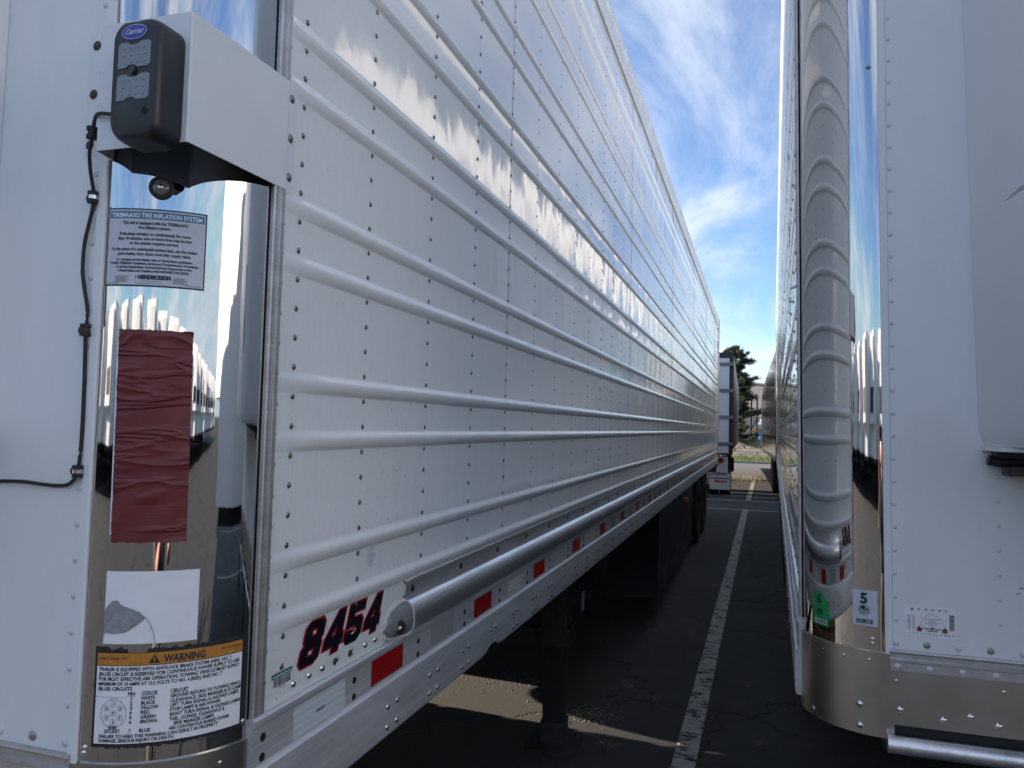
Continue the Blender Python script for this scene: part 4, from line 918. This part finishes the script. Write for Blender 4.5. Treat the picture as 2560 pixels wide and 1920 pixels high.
# drilled rust holes round the number
m = MB(); rs = random.Random(8)
for (y, z) in ((1.428, 1.2545), (1.487, 1.2555)):
    for k in range(14):
        a = rs.uniform(0, 2 * PI); ln = rs.uniform(.009, .017); d = Vector((math.cos(a), math.sin(a))); p = Vector((-d.y, d.x)) * .0008
        m.add([side_map(y + p.x, z + p.y, .0002), side_map(y - p.x, z - p.y, .0002), side_map(y + d.x * ln, z + d.y * ln, .0002)], [(0, 1, 2)])
m.build('rust_streak', 'rust_bolt', TL, fix=False)['kind'] = 'stuff'

# ------------------------------------------------------------------ stickers on the right trailer
def rmap(phi0): return lambda u, v, h: cylR(phi0 + math.degrees(u / RC), v, RC + .0008 + h)
def cvsa(A, ink, cx, v0, s, num):
    A.ring(ink, cx, v0 + .0235 * s, .0140 * s, .0150 * s, .0007, h=.0007, seg=18, a0=0, a1=180)
    A.ring(ink, cx, v0 + .0235 * s, .0115 * s, .0125 * s, .0006, h=.0007, seg=18, a0=15, a1=165)
    A.disc(ink, cx - .002 * s, v0 + .0315 * s, .0055 * s, .0042 * s, .0007, 10)
    A.text(ink, 'CVSA', cx, v0 + .0235 * s, .0095 * s, 'CENTER', h=.0010, offset=.0005)
    for dx, w in ((-.0135, .0015), (-.0075, .0015), (.0065, .0015), (.0125, .0015)): A.rect(ink, cx + dx * s, cx + (dx + w) * s, v0 + .0165 * s, v0 + .0210 * s, .0007, 1)
    for q in range(4): A.rect(ink, cx - .0045 * s, cx + .0045 * s, v0 + (.0168 + .0011 * q) * s, v0 + (.0174 + .0011 * q) * s, .0007, 2)
    A.disc(ink, cx - .0100 * s, v0 + .0187 * s, .0013 * s, .0013 * s, .0007, 6); A.disc(ink, cx + .0100 * s, v0 + .0187 * s, .0013 * s, .0013 * s, .0007, 6)
    if num: A.text(ink, num, cx, v0 + .0120 * s, .0048 * s, 'CENTER', h=.0007)
M = rmap(30.0); wg = math.radians(45.9 - 30.0) * RC
m = MB(); sh = [(0, 0), (wg, 0), (wg, .058), (wg * .62, .087), (0, .087)]; us = lin(0, 1, 6)
m.grid(lambda a, b: M(wg * a, 1.2425 + (b * (.087 if a < .5 else .087 - (a - .5) / .5 * .027)), 0), us, [0, 1]); gst = m.build('inspection_sticker', 'label_green', TR, fix=False); gst['label'] = 'green sticker with the numeral 6'
A = Art(M); A.text('ink', '6', wg * .42, 1.2990, .034, 'CENTER', offset=.0012, h=.0008); cvsa(A, 'ink', wg * .48, 1.2550, .86, None); A.rect('paper_white', .007, wg - .006, 1.2470, 1.2585, .0005, 4); barcode(A, 'ink', .009, wg - .008, 1.2490, 1.2570, seed=5, h=.0009)
A.build(gst, {'ink': 'lettering', 'paper_white': 'barcode_field'})
M = rmap(64.3); ww = math.radians(80.7 - 64.3) * RC
m = MB(); m.grid(lambda a, b: M(a, b, 0), lin(0, ww, 8), [1.2670, 1.3550]); wst = m.build('inspection_sticker', 'paper_grey', TR, fix=False); wst['label'] = 'pale sticker with the numeral 5'
A = Art(M); A.text('ink', '5', ww * .47, 1.3220, .036, 'CENTER', offset=.0016, h=.0008); cvsa(A, 'ink', ww * .47, 1.2810, .98, '25736062'); barcode(A, 'ink', .009, ww - .011, 1.2720, 1.2830, seed=9)
A.build(wst, {'ink': 'lettering'})
def nmap(u, v, h): return fr_(.2315 + u, -.0026 - h, 1.2555 + v)
m = MB(); m.grid(lambda a, b: nmap(a, b, 0), [0, .1125], [0, .0735]); ist = m.build('safety_permit_sticker', 'paper_white', TR, fix=False)
A = Art(nmap)
for i, tx in enumerate(('27', '28', '29', '30', '31')): A.text('ink', tx, .032 + .0148 * i, .0630, .0058, 'CENTER', offset=.0002)
for i in range(12):
    if i != 7: A.text('ink', str(i + 1), .0110 + .0086 * i, .0050, .0050, 'CENTER', offset=.0002)
A.disc('paper_torn', .0165, .0640, .0034, .0038, .0004, 14); A.disc('paper_grey', .0695, .0050, .0038, .0030, .0004, 10)
dome = [(.0600 + .0265 * math.cos(R_(a)), .0205 + .034 * math.sin(R_(a))) for a in range(0, 181, 12)]
A.put('label_brown', ([(.0270, .0115), (.0270, .0195), (.0330, .0255), (.0870, .0255), (.0930, .0195), (.0930, .0115), (.0820, .0115), (.0820, .0185), (.0380, .0185), (.0380, .0115)], [(0, 1, 2, 3, 4, 5, 6, 7, 8, 9)]), 0, 0, .0003)
A.put('paper_white', (dome, [tuple(range(len(dome)))]), 0, 0, .0006)
A.ring('ink_grey', .0600, .0205, .0265, .0340, .0007, h=.0009, seg=20, a0=0, a1=180)
for q, (w_, v_) in enumerate(((.024, .028), (.0225, .035), (.019, .042), (.013, .049))): A.rect('ink_grey', .060 - w_, .060 - w_ + .008, v_, v_ + .0006, .0009, 1); A.rect('ink_grey', .060 + w_ - .008, .060 + w_, v_, v_ + .0006, .0009, 1)
for tx, v_ in (('UTAH HIGHWAY', .0405), ('PATROL', .0360), ('VEHICLE SAFETY', .0315), ('SECTION', .0270)): A.text('ink', tx, .060, v_, .0042, 'CENTER', h=.0010)
A.disc('label_brown', .060, .0210, .0030, .0032, .0010, 10); A.text('ink', 'T 2455267', .060, .0125, .0065, 'CENTER', h=.0008, offset=.0002)
barcode(A, 'ink', .0975, .1085, .0180, .0560, seed=4, vertical=True)
for q, (u_, mt, tx) in enumerate(((.0095, 'ink', 'NOT TRANSFERABLE OF'), (.0130, 'ink', 'FINE. MUST BE 1ST ONLY'), (.0195, 'ink_red', 'PUNCH OUT MONTH AND'), (.0230, 'ink_red', 'YEAR OF INSPECTION'))):
    A.put(mt, text_geo(tx, .0034, 'LEFT', width=.036), u_, .0150, .0006, rot=PI / 2)
A.build(ist, {'ink': 'lettering', 'label_brown': 'emblem_base', 'ink_grey': 'emblem_outline', 'paper_white': 'emblem', 'ink_red': 'red_lettering', 'paper_torn': 'punched_hole', 'paper_grey': 'punched_hole'})
# rivet pulled through the mirror sheet high on the right corner
rivet(TR, 'side', Vector(cylR(79.2, 2.70, RC)), (-math.cos(R_(79.2)), -math.sin(R_(79.2)), 0), .0065)
m = MB(); 
for (x, z, a, l) in ((.478, 1.385, .2, .012), (.472, 1.372, .3, .008), (.492, 1.376, .9, .006)):
    m.add([fr_(x, -.0012, z), fr_(x + l * math.cos(a), -.0012, z + l * math.sin(a)), fr_(x + l * math.cos(a), -.0012, z + l * math.sin(a) + .003), fr_(x, -.0012, z + .003)], [(0, 1, 2, 3)])
m.build('scuff', 'ink_grey', TR, fix=False)['kind'] = 'stuff'

# ------------------------------------------------------------------ far trailers
# white box trailer with hinged rear door, tail towards us
def far_box(name, x0, x1, y0, y1, z0, z1, side_mat, drop, yaw):
    T = empty(name, ((x0 + x1) / 2, y0, 0), (-drop, 0, yaw)); hw = (x1 - x0) / 2; Ln = y1 - y0
    m = MB(); m.box(-hw, hw, .06, Ln, z0, z1); m.build('body', side_mat, T)
    m = MB(); m.box(-hw - .01, hw + .01, .0, .07, z1 - .13, z1 + .02); m.box(-hw - .01, -hw + .10, -.001, .069, z0 - .08, z1 - .13); m.box(hw - .10, hw + .01, -.001, .069, z0 - .08, z1 - .13); m.box(-hw, hw, -.002, .068, z0 - .14, z0 + .02); m.build('rear_frame', 'seal_black', T)
    return T, hw, Ln
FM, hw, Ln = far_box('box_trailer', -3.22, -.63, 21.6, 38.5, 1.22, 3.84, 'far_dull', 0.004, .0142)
for s in (1, -1):
    m = MB(); m.box(min(s * .004, s * (hw - .105)), max(s * .004, s * (hw - .105)), -.02, .02, 1.13, 3.70); d = m.build('rear_door', 'door_white', FM)
    for z in (3.54, 2.82, 2.10, 1.38):
        m = MB(); m.box(*sorted((s * (hw - .36), s * (hw - .0))), -.045, -.021, z - .045, z + .045); m.build('hinge', 'hinge_grey', d)
m = MB(); m.box(hw - .42, hw - .12, .0, .05, .60, 1.03); lp = m.build('lamp_plate', 'flap_white', FM)
m = MB(); m.cyl((hw - .30, -.012, .935), (0, 1, 0), .075, .03, 20); m.build('tail_lamp', 'red_lens', lp, smooth=40)
fx0, fx1 = hw - .62, hw - .05
m = MB(); m.box(fx0, fx1, .05, .065, .14, .60); fp = m.build('mud_flap', 'flap_white', FM)
FMAP = lambda u, v, h: (fx0 + u, .049 - h, .14 + v)
A = Art(FMAP); A.rect('seal_black', .0, .52, .385, .400, .001, 2); A.rect('seal_black', .02, .52, .300, .318, .001, 2)
for k in range(7): A.disc('seal_black', .06 + .075 * k, .302, .034, .016, .001, 8)
A.put('ink_red', text_geo('Manteca', .12, 'LEFT', shear=.35, offset=.003, width=.33), .14, .19, .002)
for (u_, v_, ru, rv) in ((.10, .445, .045, .03), (.16, .455, .03, .02), (.26, .45, .035, .04), (.33, .455, .03, .035), (.40, .46, .025, .05), (.45, .475, .03, .02)): A.ring('decal_red', u_, v_, ru * .8, rv * .8, .016, h=.002, seg=12)
A.build(fp, {'ink_red': 'red_lettering', 'decal_red': 'red_emblem', 'seal_black': 'black_border'})
m = MB(); m.box(-.5, .5, .3, Ln - .5, .98, 1.215); m.build('chassis', 'under_black', FM)
for ax in (.62, 1.90):
    for xc in (-hw + .20, -hw + .52, hw - .52, hw - .20):
        m = MB(); m.cyl((xc, ax, .51), (1, 0, 0), .51, .27, 28); m.build('wheel', 'tyre', FM, smooth=40)
m = MB(); m.tube([(hw - .16, .9, 1.05), (hw - .02, .95, .95), (hw - .02, 1.0, .6)], .05, 8); m.build('air_hose', 'rubber', FM)
m = MB(); m.box(hw - .3, hw - .2, 11.0, 11.1, 0, .95); m.box(-hw + .2, -hw + .3, 11.0, 11.1, 0, .95); m.build('landing_legs_frame', 'gear_paint', FM)
tag(FM, 'white box trailer seen from behind, dark door frame, grey hinges, Manteca mud flap', 'trailer')
FR, hw, Ln = far_box('box_trailer', .45, 3.04, 20.4, 38.5, 1.12, 3.86, 'far_silver', 0.010, .0138)
m = MB(); m.box(-hw - .012, -hw + .0, .2, Ln, 1.02, 1.12); m.build('side_rail', 'rail_alu', FR)
m = MB(); m.box(-hw - .015, -hw + .02, Ln - .12, Ln + .01, 1.0, 3.88); m.build('corner_post', 'door_white', FR)
m = MB(); m.cyl((-hw - .03, Ln - .1, 1.18), (1, 0, 0), .05, .05, 10); m.build("marker_lamp", "amber", FR, smooth=40)
m = MB(); m.cyl((-hw - .03, .3, 1.0), (1, 0, 0), .05, .05, 10); m.build("marker_lamp", "amber", FR, smooth=40)
for ax in (3.4, 4.7):
    for xc in (-hw + .17, -hw + .5, hw - .5, hw - .17):
        m = MB(); m.cyl((xc, ax, .51), (1, 0, 0), .51, .27, 28); m.build('wheel', 'tyre', FR, smooth=40)
m = MB(); m.box(-hw + .2, hw - .2, .3, Ln - .5, .90, 1.115); m.build('chassis', 'under_black', FR)
tag(FR, 'silver sided box trailer parked beyond the right hand trailer, half in shadow', 'trailer')

# ------------------------------------------------------------------ pine tree
def pine(x, y, h, rad, label):
    T = empty('pine_tree', (x, y, 0)); r = random.Random(21)
    m = MB(); m.tube([(0, 0, 0), (.05, 0, h * .3), (-.03, .02, h * .65), (.02, 0, h * .97)], [.17, .13, .08, .02], 8)
    limbs = []
    z = h * .10
    while z < h * .97:
        k = (z / h); R0 = rad * (1 - k) ** .72 * (0.85 + .4 * math.sin(z * 3.1 + 1)) + .14
        for q in range(r.choice((3, 4, 5))):
            a = r.uniform(0, 2 * PI); L_ = R0 * r.uniform(.6, 1.12); e = Vector((math.cos(a) * L_, math.sin(a) * L_, z + L_ * r.uniform(.05, .45)))
            m.tube([(0, 0, z), tuple(Vector((0, 0, z)).lerp(e, .5) + Vector((0, 0, -.04))), tuple(e)], [.035, .022, .008], 5); limbs.append((Vector((0, 0, z)), e))
        z += r.uniform(.16, .30)
    m.build('trunk', 'bark', T, smooth=60)
    for nm, mat, share, zoff in (('crown', 'needles', .75, 0), ('crown', 'needles_light', .25, .05)):
        c = MB()
        for a, b in limbs:
            for s in range(int((b - a).length * 34 * share) + 10):
                t_ = r.uniform(.2, 1.08) ** .8; p = a.lerp(b, t_) + Vector((r.gauss(0, .08), r.gauss(0, .08), r.gauss(0, .06) + zoff))
                for q in range(15):
                    d = Vector((r.gauss(0, 1), r.gauss(0, 1), r.gauss(.35, .8))).normalized(); l = r.uniform(.08, .17); sd_ = d.cross(Vector((r.random(), r.random(), r.random()))).normalized() * .016
                    o = p + Vector((r.gauss(0, .04), r.gauss(0, .04), r.gauss(0, .04))); c.add([tuple(o - sd_), tuple(o + sd_), tuple(o + d * l)], [(0, 1, 2)])
        q = c.build(nm, mat, T, fix=False)
    return tag(T, label, 'tree')
pine(-1.35, 51.6, 7.4, 2.5, 'dark green pine tree behind the Manteca box trailer')

# ------------------------------------------------------------------ block wall, yard things, building
BW = empty('block_wall', (0, 50.6, 0), (0, 0, R_(-16))); bmA = bmB = None
m = MB(); m.box(-.197, .197, -.10, .10, .005, .192)
meA = m.mesh('block', 'block_a', fix=True); m2 = MB(); m2.box(-.197, .197, -.10, .10, .005, .192); meB = m2.mesh('block', 'block_b', fix=True)
r = random.Random(3)
for row in range(6):
    for k in range(-13, 14):
        o = bpy.data.objects.new('block', meA if r.random() < .6 else meB); COL.objects.link(o); o.parent = BW; o.location = (k * .402 + (.2 if row % 2 else 0), r.uniform(-.012, .012), .05 + row * .198)
m = MB(); m.box(-5.6, 5.6, -.07, .09, 0, 1.23); m.build('mortar_bed', 'mortar', BW)
tag(BW, 'low wall of split tan concrete blocks above the grass verge', 'wall')
RK = empty('pallet_rack', (0, 56, 0))
for x in (-.40, -.02):
    m = MB(); m.box(x - .05, x + .05, -.05, .05, 0, 4.05); m.build('upright', 'mast_dark', RK)
m = MB(); m.box(-.55, 3.0, -.12, .12, 1.66, 1.78); m.build('beam', 'orange_beam', RK)
m = MB(); m.box(-.0, 3.0, -.5, .5, 1.02, 1.10); m.build('shelf', 'paper_white', RK)
m = MB(); m.tube([(-.40, 0, 2.0), (-.75, 0, 1.3)], .06, 6); m.tube([(-.02, 0, 2.6), (-.35, 0, 1.9)], .05, 6); m.build('brace', 'mast_dark', RK)
tag(RK, 'yard rack with dark uprights and an orange beam behind the block wall', 'rack')
m = MB(); m.cyl((0, 0, .29), (0, 0, 1), .27, .54, 20); m.cyl((0, 0, .12), (0, 0, 1), .28, .03, 20); m.cyl((0, 0, .40), (0, 0, 1), .28, .03, 20); dme = m.mesh('blue_drum', 'drum_blue', 40, True)
for i, (x, lb) in enumerate(((.28, 'blue plastic drum on the rack shelf, nearest the pine tree'), (.86, 'blue plastic drum on the rack shelf, second from the pine tree'), (1.46, 'blue plastic drum on the rack shelf, hidden end of the row'))):
    o = bpy.data.objects.new('blue_drum', dme); COL.objects.link(o); o.location = (x, 56, 1.10); tag(o, lb, 'drum', 'blue drums on the rack shelf')
m = MB(); m.cyl((1.2, 56, 2.08), (1, 0, 0), .28, 2.3, 20)
for k in range(4): m.cyl((.3 + .6 * k, 56, 2.08), (1, 0, 0), .287, .04, 20)
o = m.build('wrapped_roll', 'wrap_white', smooth=40); tag(o, 'long roll of white wrapped sheeting lying on the orange rack beam', 'roll')
WB = empty('warehouse', (2.5, 84, 0), (0, 0, R_(-18)))
m = MB(); pts = [(-9.5, 0), (9.5, 0), (9.5, 4.9), (0, 6.6), (-9.5, 7.3)]
m = MB(); m.prof([(-12, 3.2), (12, 3.2), (12, 4.4), (-3.5, 6.75), (-12, 4.4)], lambda p, t: (p[0], t, p[1]), [0, 26]); m.build('upper_wall', 'siding_beige', WB)
m = MB(); m.box(-12.01, 12.01, -.03, 25.9, 0, 3.2); m.build('lower_wall', 'siding_grey', WB)
for k in range(7):
    m = MB(); m.box(-12, 12, -.018, -.001, 3.3 + .42 * k, 3.33 + .42 * k)
    if 3.3 + .42 * k < 4.4: m.build('siding_joint', 'roof_trim', WB)
m = MB(); m.prof([(-12.3, 4.35), (-3.5, 6.78), (12.3, 4.38), (12.3, 4.55), (-3.5, 6.95), (-12.3, 4.52)], lambda p, t: (p[0], t, p[1]), [-.2, 26.3]); m.build('roof', 'roof_trim', WB)
m = MB(); m.box(-3.2, -2.0, -.09, -.03, 0, 2.1); m.build('door', 'door_paint', WB)
m = MB(); m.box(-1.2, .9, -.09, -.03, 1.0, 2.35); w_ = m.build('window', 'door_white', WB); m = MB(); m.box(-1.1, .8, -.10, -.091, 1.1, 2.25); m.build('pane', 'pane_glass', w_)
m = MB(); m.box(-2.3, -2.0, -.2, -.03, 2.5, 3.0); m.build('wall_lamp', 'door_white', WB)
tag(WB, 'grey and beige metal warehouse with a low gable in the far background', 'building')

# ------------------------------------------------------------------ the row of trailers behind the photographer (seen in the mirror corners)
def row_trailer(mat):
    T = empty('parked_trailer'); 
    m = MB(); rbox(m, -1.29, 1.29, -15.5, 0, 1.10, 4.10, .22, 5); m.build('body', mat, T, smooth=40)
    m = MB(); rbox(m, -1.0, 1.0, .0, .48, 1.9, 3.9, .09, 4); u_ = m.build('reefer_unit', 'unit_white' if mat != 'trailer_green' else mat, T, smooth=40)
    m = MB(); m.box(-.72, .72, .481, .487, 2.15, 2.75); m.build('grille', 'seal_black', u_)
    m = MB(); m.box(-1.2, 1.2, -15.3, -.3, .95, 1.098); m.build('floor_frame', 'under_black', T)
    for x in (-1.05, 1.05):
        m = MB(); m.box(x - .06, x + .06, -3.2, -3.08, 0, .96); m.build('landing_leg', 'gear_paint', T)
        for ax in (-12.2, -13.5):
            m = MB(); m.cyl((x, ax, .51), (1, 0, 0), .51, .5, 20); m.build('wheel', 'tyre', T, smooth=40)
    return T
pW = row_trailer('trailer_white'); pG = row_trailer('trailer_green'); tag(pW, 'white trailer in the row facing us, seen in the mirror corners', 'trailer', 'trailers in the row behind the photographer')
tag(pG, 'teal green trailer among white ones in the mirrored row', 'trailer')
first = True
for k in range(-11, 15):
    o = pG if k == -8 else (pW if first else copy_tree(pW))
    if k != -8: first = False
    o.location = (-1.2 + 3.5 * k, -14.6 + .35 * math.sin(k * 2.3) - max(0, -k) * .12, 0); o.rotation_euler = (0, 0, R_(22))

bounce_trailer = copy_tree(pW); bounce_trailer.location = (5.05, 0.05, 0); bounce_trailer.rotation_euler = (0, 0, PI); bounce_trailer['label'] = 'white trailer added beyond the right one to bounce sunlight, its sunlit side caught in the left mirror corner'; del bounce_trailer['group']  # added as a reflector: its sunlit side brightens the shaded panels
sun_block_trailer = copy_tree(pW); sun_block_trailer.location = (-5.75, 6.35, 0); sun_block_trailer.rotation_euler = (0, 0, PI); sun_block_trailer['label'] = 'unseen white trailer added on the far side of the left trailer to block sunlight'; del sun_block_trailer['group']  # added out of view to keep sun off the lane
# unseen pallet stacks added beyond the left trailer to cut sunlight running beneath it
def sun_block_stack(x, y, n, label):
    T = empty('sun_block_stack', (x, y, 0)); 
    for k in range(n):
        m = MB(); z = k * .145
        for q in range(6): m.box(-.5, .5, -.6 + .2 * q + .02, -.6 + .2 * q + .16, z + .122, z + .142)
        for q in (-.45, -.05, .35): m.box(q, q + .09, -.6, .6, z + .022, z + .1215)
        for q in range(3): m.box(-.5, .5, -.6 + .53 * q, -.6 + .53 * q + .12, z, z + .0215)
        m.build('sun_block_pallet', 'pallet_wood', T)
    return tag(T, label, 'pallets', 'added sun-blocking stacks beyond the left trailer')
for y, n, lb in ((1.78, 8, 'added sun-blocking stack of wooden pallets nearest the nose, beyond the left trailer'), (2.92, 8, 'middle added sun-blocking stack of wooden pallets beyond the left trailer'), (4.06, 8, 'added sun-blocking stack of wooden pallets beside the far landing leg of the left trailer')):
    sun_block_stack(-4.05, y, n, lb)

# weeds growing in the asphalt cracks
def weed(x, y, s, label, seed):
    r = random.Random(seed); m = MB()
    for k in range(16):
        a = r.uniform(0, 2 * PI); l = s * r.uniform(.4, 1.0); e = Vector((x + math.cos(a) * l, y + math.sin(a) * l, s * r.uniform(.1, .7)))
        mid = Vector((x, y, 0)).lerp(e, .5) + Vector((0, 0, s * .15)); m.tube([(x, y, -.002), tuple(mid), tuple(e)], [.0012, .001, .0004], 4)
        for q in range(3):
            p = mid.lerp(e, q / 3); d = Vector((r.gauss(0, 1), r.gauss(0, 1), .4)).normalized() * s * .14; sd_ = d.cross(Vector((0, 0, 1))).normalized() * .0022
            m.add([tuple(p - sd_), tuple(p + sd_), tuple(p + d)], [(0, 1, 2)])
    o = m.build('weed', 'dry_weed', fix=False); return tag(o, label, 'weed', 'weeds in the asphalt cracks')
for i, (x, y, s, lb) in enumerate(((-.760, 4.24, .10, 'dry weed beside the foot pad of the landing leg'), (-.814, 5.28, .06, 'small dry weed behind the landing leg, near the strip of sun'), (-.632, 5.07, .07, 'dry twiggy weed between the landing leg and the painted stripe'),
                              (-.538, 6.82, .07, 'dry tuft against the left edge of the painted stripe'), (-.05, 5.6, .05, 'small dry weed to the right of the painted stripe'), (.02, 4.6, .05, 'low dry weed under the edge of the right trailer'))):
    weed(x, y, s, lb, 30 + i)

# ------------------------------------------------------------------ the photographer, who shows as a sliver in the mirror corners
def skinned(name, chain, mat, parent, sub=2, root=0):
    """chain: list of (co, radius, parent index)"""
    me = bpy.data.meshes.new(name); me.from_pydata([c[0] for c in chain], [(c[2], i) for i, c in enumerate(chain) if c[2] is not None], []); me.materials.append(MATS[mat])
    o = bpy.data.objects.new(name, me); COL.objects.link(o); o.parent = parent
    md = o.modifiers.new('skin', 'SKIN'); md.use_smooth_shade = True
    if not me.skin_vertices: 
        bm = bmesh.new(); bm.from_mesh(me); bm.verts.layers.skin.verify(); bm.to_mesh(me); bm.free()
    for i, c in enumerate(chain):
        r = c[1]; me.skin_vertices[0].data[i].radius = (r, r) if not isinstance(r, tuple) else r; me.skin_vertices[0].data[i].use_root = (i == root)
    sb = o.modifiers.new('sub', 'SUBSURF'); sb.levels = sub; sb.render_levels = sub
    return o
PX, PY = 0.03, -0.56
P_ = empty('person', (PX, PY, 0))
skinned('trunk', [((0, 0, .93), (.150, .110), None), ((0, 0, 1.12), (.140, .10), 0), ((0, -.01, 1.30), (.155, .105), 1), ((0, -.01, 1.42), (.150, .095), 2),
                  ((.17, -.01, 1.44), .062, 3), ((.225, .07, 1.24), .050, 4), ((.20, .12, 1.20), .045, 5), ((-.17, -.01, 1.44), .062, 3), ((-.225, .07, 1.24), .050, 7), ((-.20, .12, 1.20), .045, 8)], 'shirt', P_)
skinned('legs', [((0, 0, 1.0), (.125, .095), None), ((0, 0, .90), (.135, .105), 0), ((.085, 0, .78), .088, 1), ((.095, .01, .50), .062, 2), ((.10, -.02, .09), .050, 3), ((-.085, 0, .78), .088, 1), ((-.095, .01, .50), .062, 5), ((-.10, -.02, .09), .050, 6)], 'trousers', P_)
skinned('neck', [((0, -.005, 1.46), .055, None), ((0, .0, 1.60), .050, 0)], 'skin_tone', P_)
h = MB(); h.grid(lambda a, b: ((.074 if abs(b) < 80 else .07) * math.cos(R_(b)) * math.cos(R_(a)) * (1 - .12 * max(0, -math.sin(R_(b)))), (.094 * math.cos(R_(b)) * math.sin(R_(a)) + (.012 * max(0, -math.sin(R_(b)))) + (.022 * math.exp(-((a - 90) / 9) ** 2 - ((b + 8) / 12) ** 2))), 1.655 + .118 * math.sin(R_(b))), lin(0, 360, 40), lin(-89, 89, 26)); hd = h.build('head', 'skin_tone', P_, smooth=180)
h = MB(); h.grid(lambda a, b: (.080 * math.cos(R_(b)) * math.cos(R_(a)), -.012 + .098 * math.cos(R_(b)) * math.sin(R_(a)) - (.03 if 40 < a < 140 and b < 45 else 0), 1.662 + .122 * math.sin(R_(b))), lin(0, 360, 36), lin(12, 89, 10)); h.grid(lambda a, b: (.080 * math.cos(R_(b)) * math.cos(R_(a)), -.012 + .098 * math.cos(R_(b)) * math.sin(R_(a)), 1.662 + .122 * math.sin(R_(b))), lin(185, 355, 20), lin(-35, 14, 6)); h.build('hair', 'hair', hd, smooth=180)
for sx_ in (-1, 1):
    h = MB(); h.dome((.030 * sx_, .086, 1.672), (0, 1, 0), .011, .006, 12, 3); h.build('eye', 'paper_white', hd, smooth=180)
    h = MB(); h.dome((.030 * sx_, .0915, 1.672), (0, 1, 0), .005, .002, 10, 2); h.build('iris', 'hair', hd, smooth=180) if False else None
    h = MB(); h.dome((.074 * sx_, -.005, 1.655), (sx_, .2, 0), .022, .012, 12, 3); h.build('ear', 'skin_tone', hd, smooth=180)
    h = MB(); rbox(h, .10 * sx_ - .045, .10 * sx_ + .045, -.09, .17, .005, .070, .04, 6); h.build('shoe', 'rubber', P_, smooth=40)
    a_ = skinned('forearm', [((.20 * sx_, .12, 1.20), .042, None), ((.155 * sx_, .27, 1.42), .036, 0), ((.105 * sx_, .40, 1.64), .026, 1), ((.085 * sx_, .435, 1.70), (.034, .020), 2), ((.075 * sx_, .450, 1.735), (.030, .016), 3)], 'skin_tone', P_)
    for q in range(4):
        z = 1.716 + .018 * q
        skinned('finger', [((.085 * sx_, .440, z), .0085, None), ((.088 * sx_, .478, z + .004), .0080, 0), ((.076 * sx_, .500, z + .005), .0075, 1), ((.056 * sx_, .503, z + .004), .0065, 2)], 'skin_tone', a_, 1)
    skinned('thumb', [((.085 * sx_, .435, 1.700), .0115, None), ((.070 * sx_, .452, 1.722), .0095, 0), ((.052 * sx_, .470, 1.745), .0080, 1)], 'skin_tone', a_, 1)
h = MB(); h.dome((0, .088, 1.612), (0, 1, -.1), .018, .004, 14, 2); h.build('mouth', 'ink_red', hd, smooth=180)
tag(P_, 'person in a dark shirt raising a phone, reflected in the mirror corners', 'person')
h = MB(); rbox(h, -.078, .078, -.0035, .0035, -.037, .037, .003, 3); ph = h.build('phone', 'black_plastic', None, smooth=40); ph.location = (PX - .0, PY + .488, 1.745); tag(ph, 'dark phone held sideways in both hands of the person', 'phone')
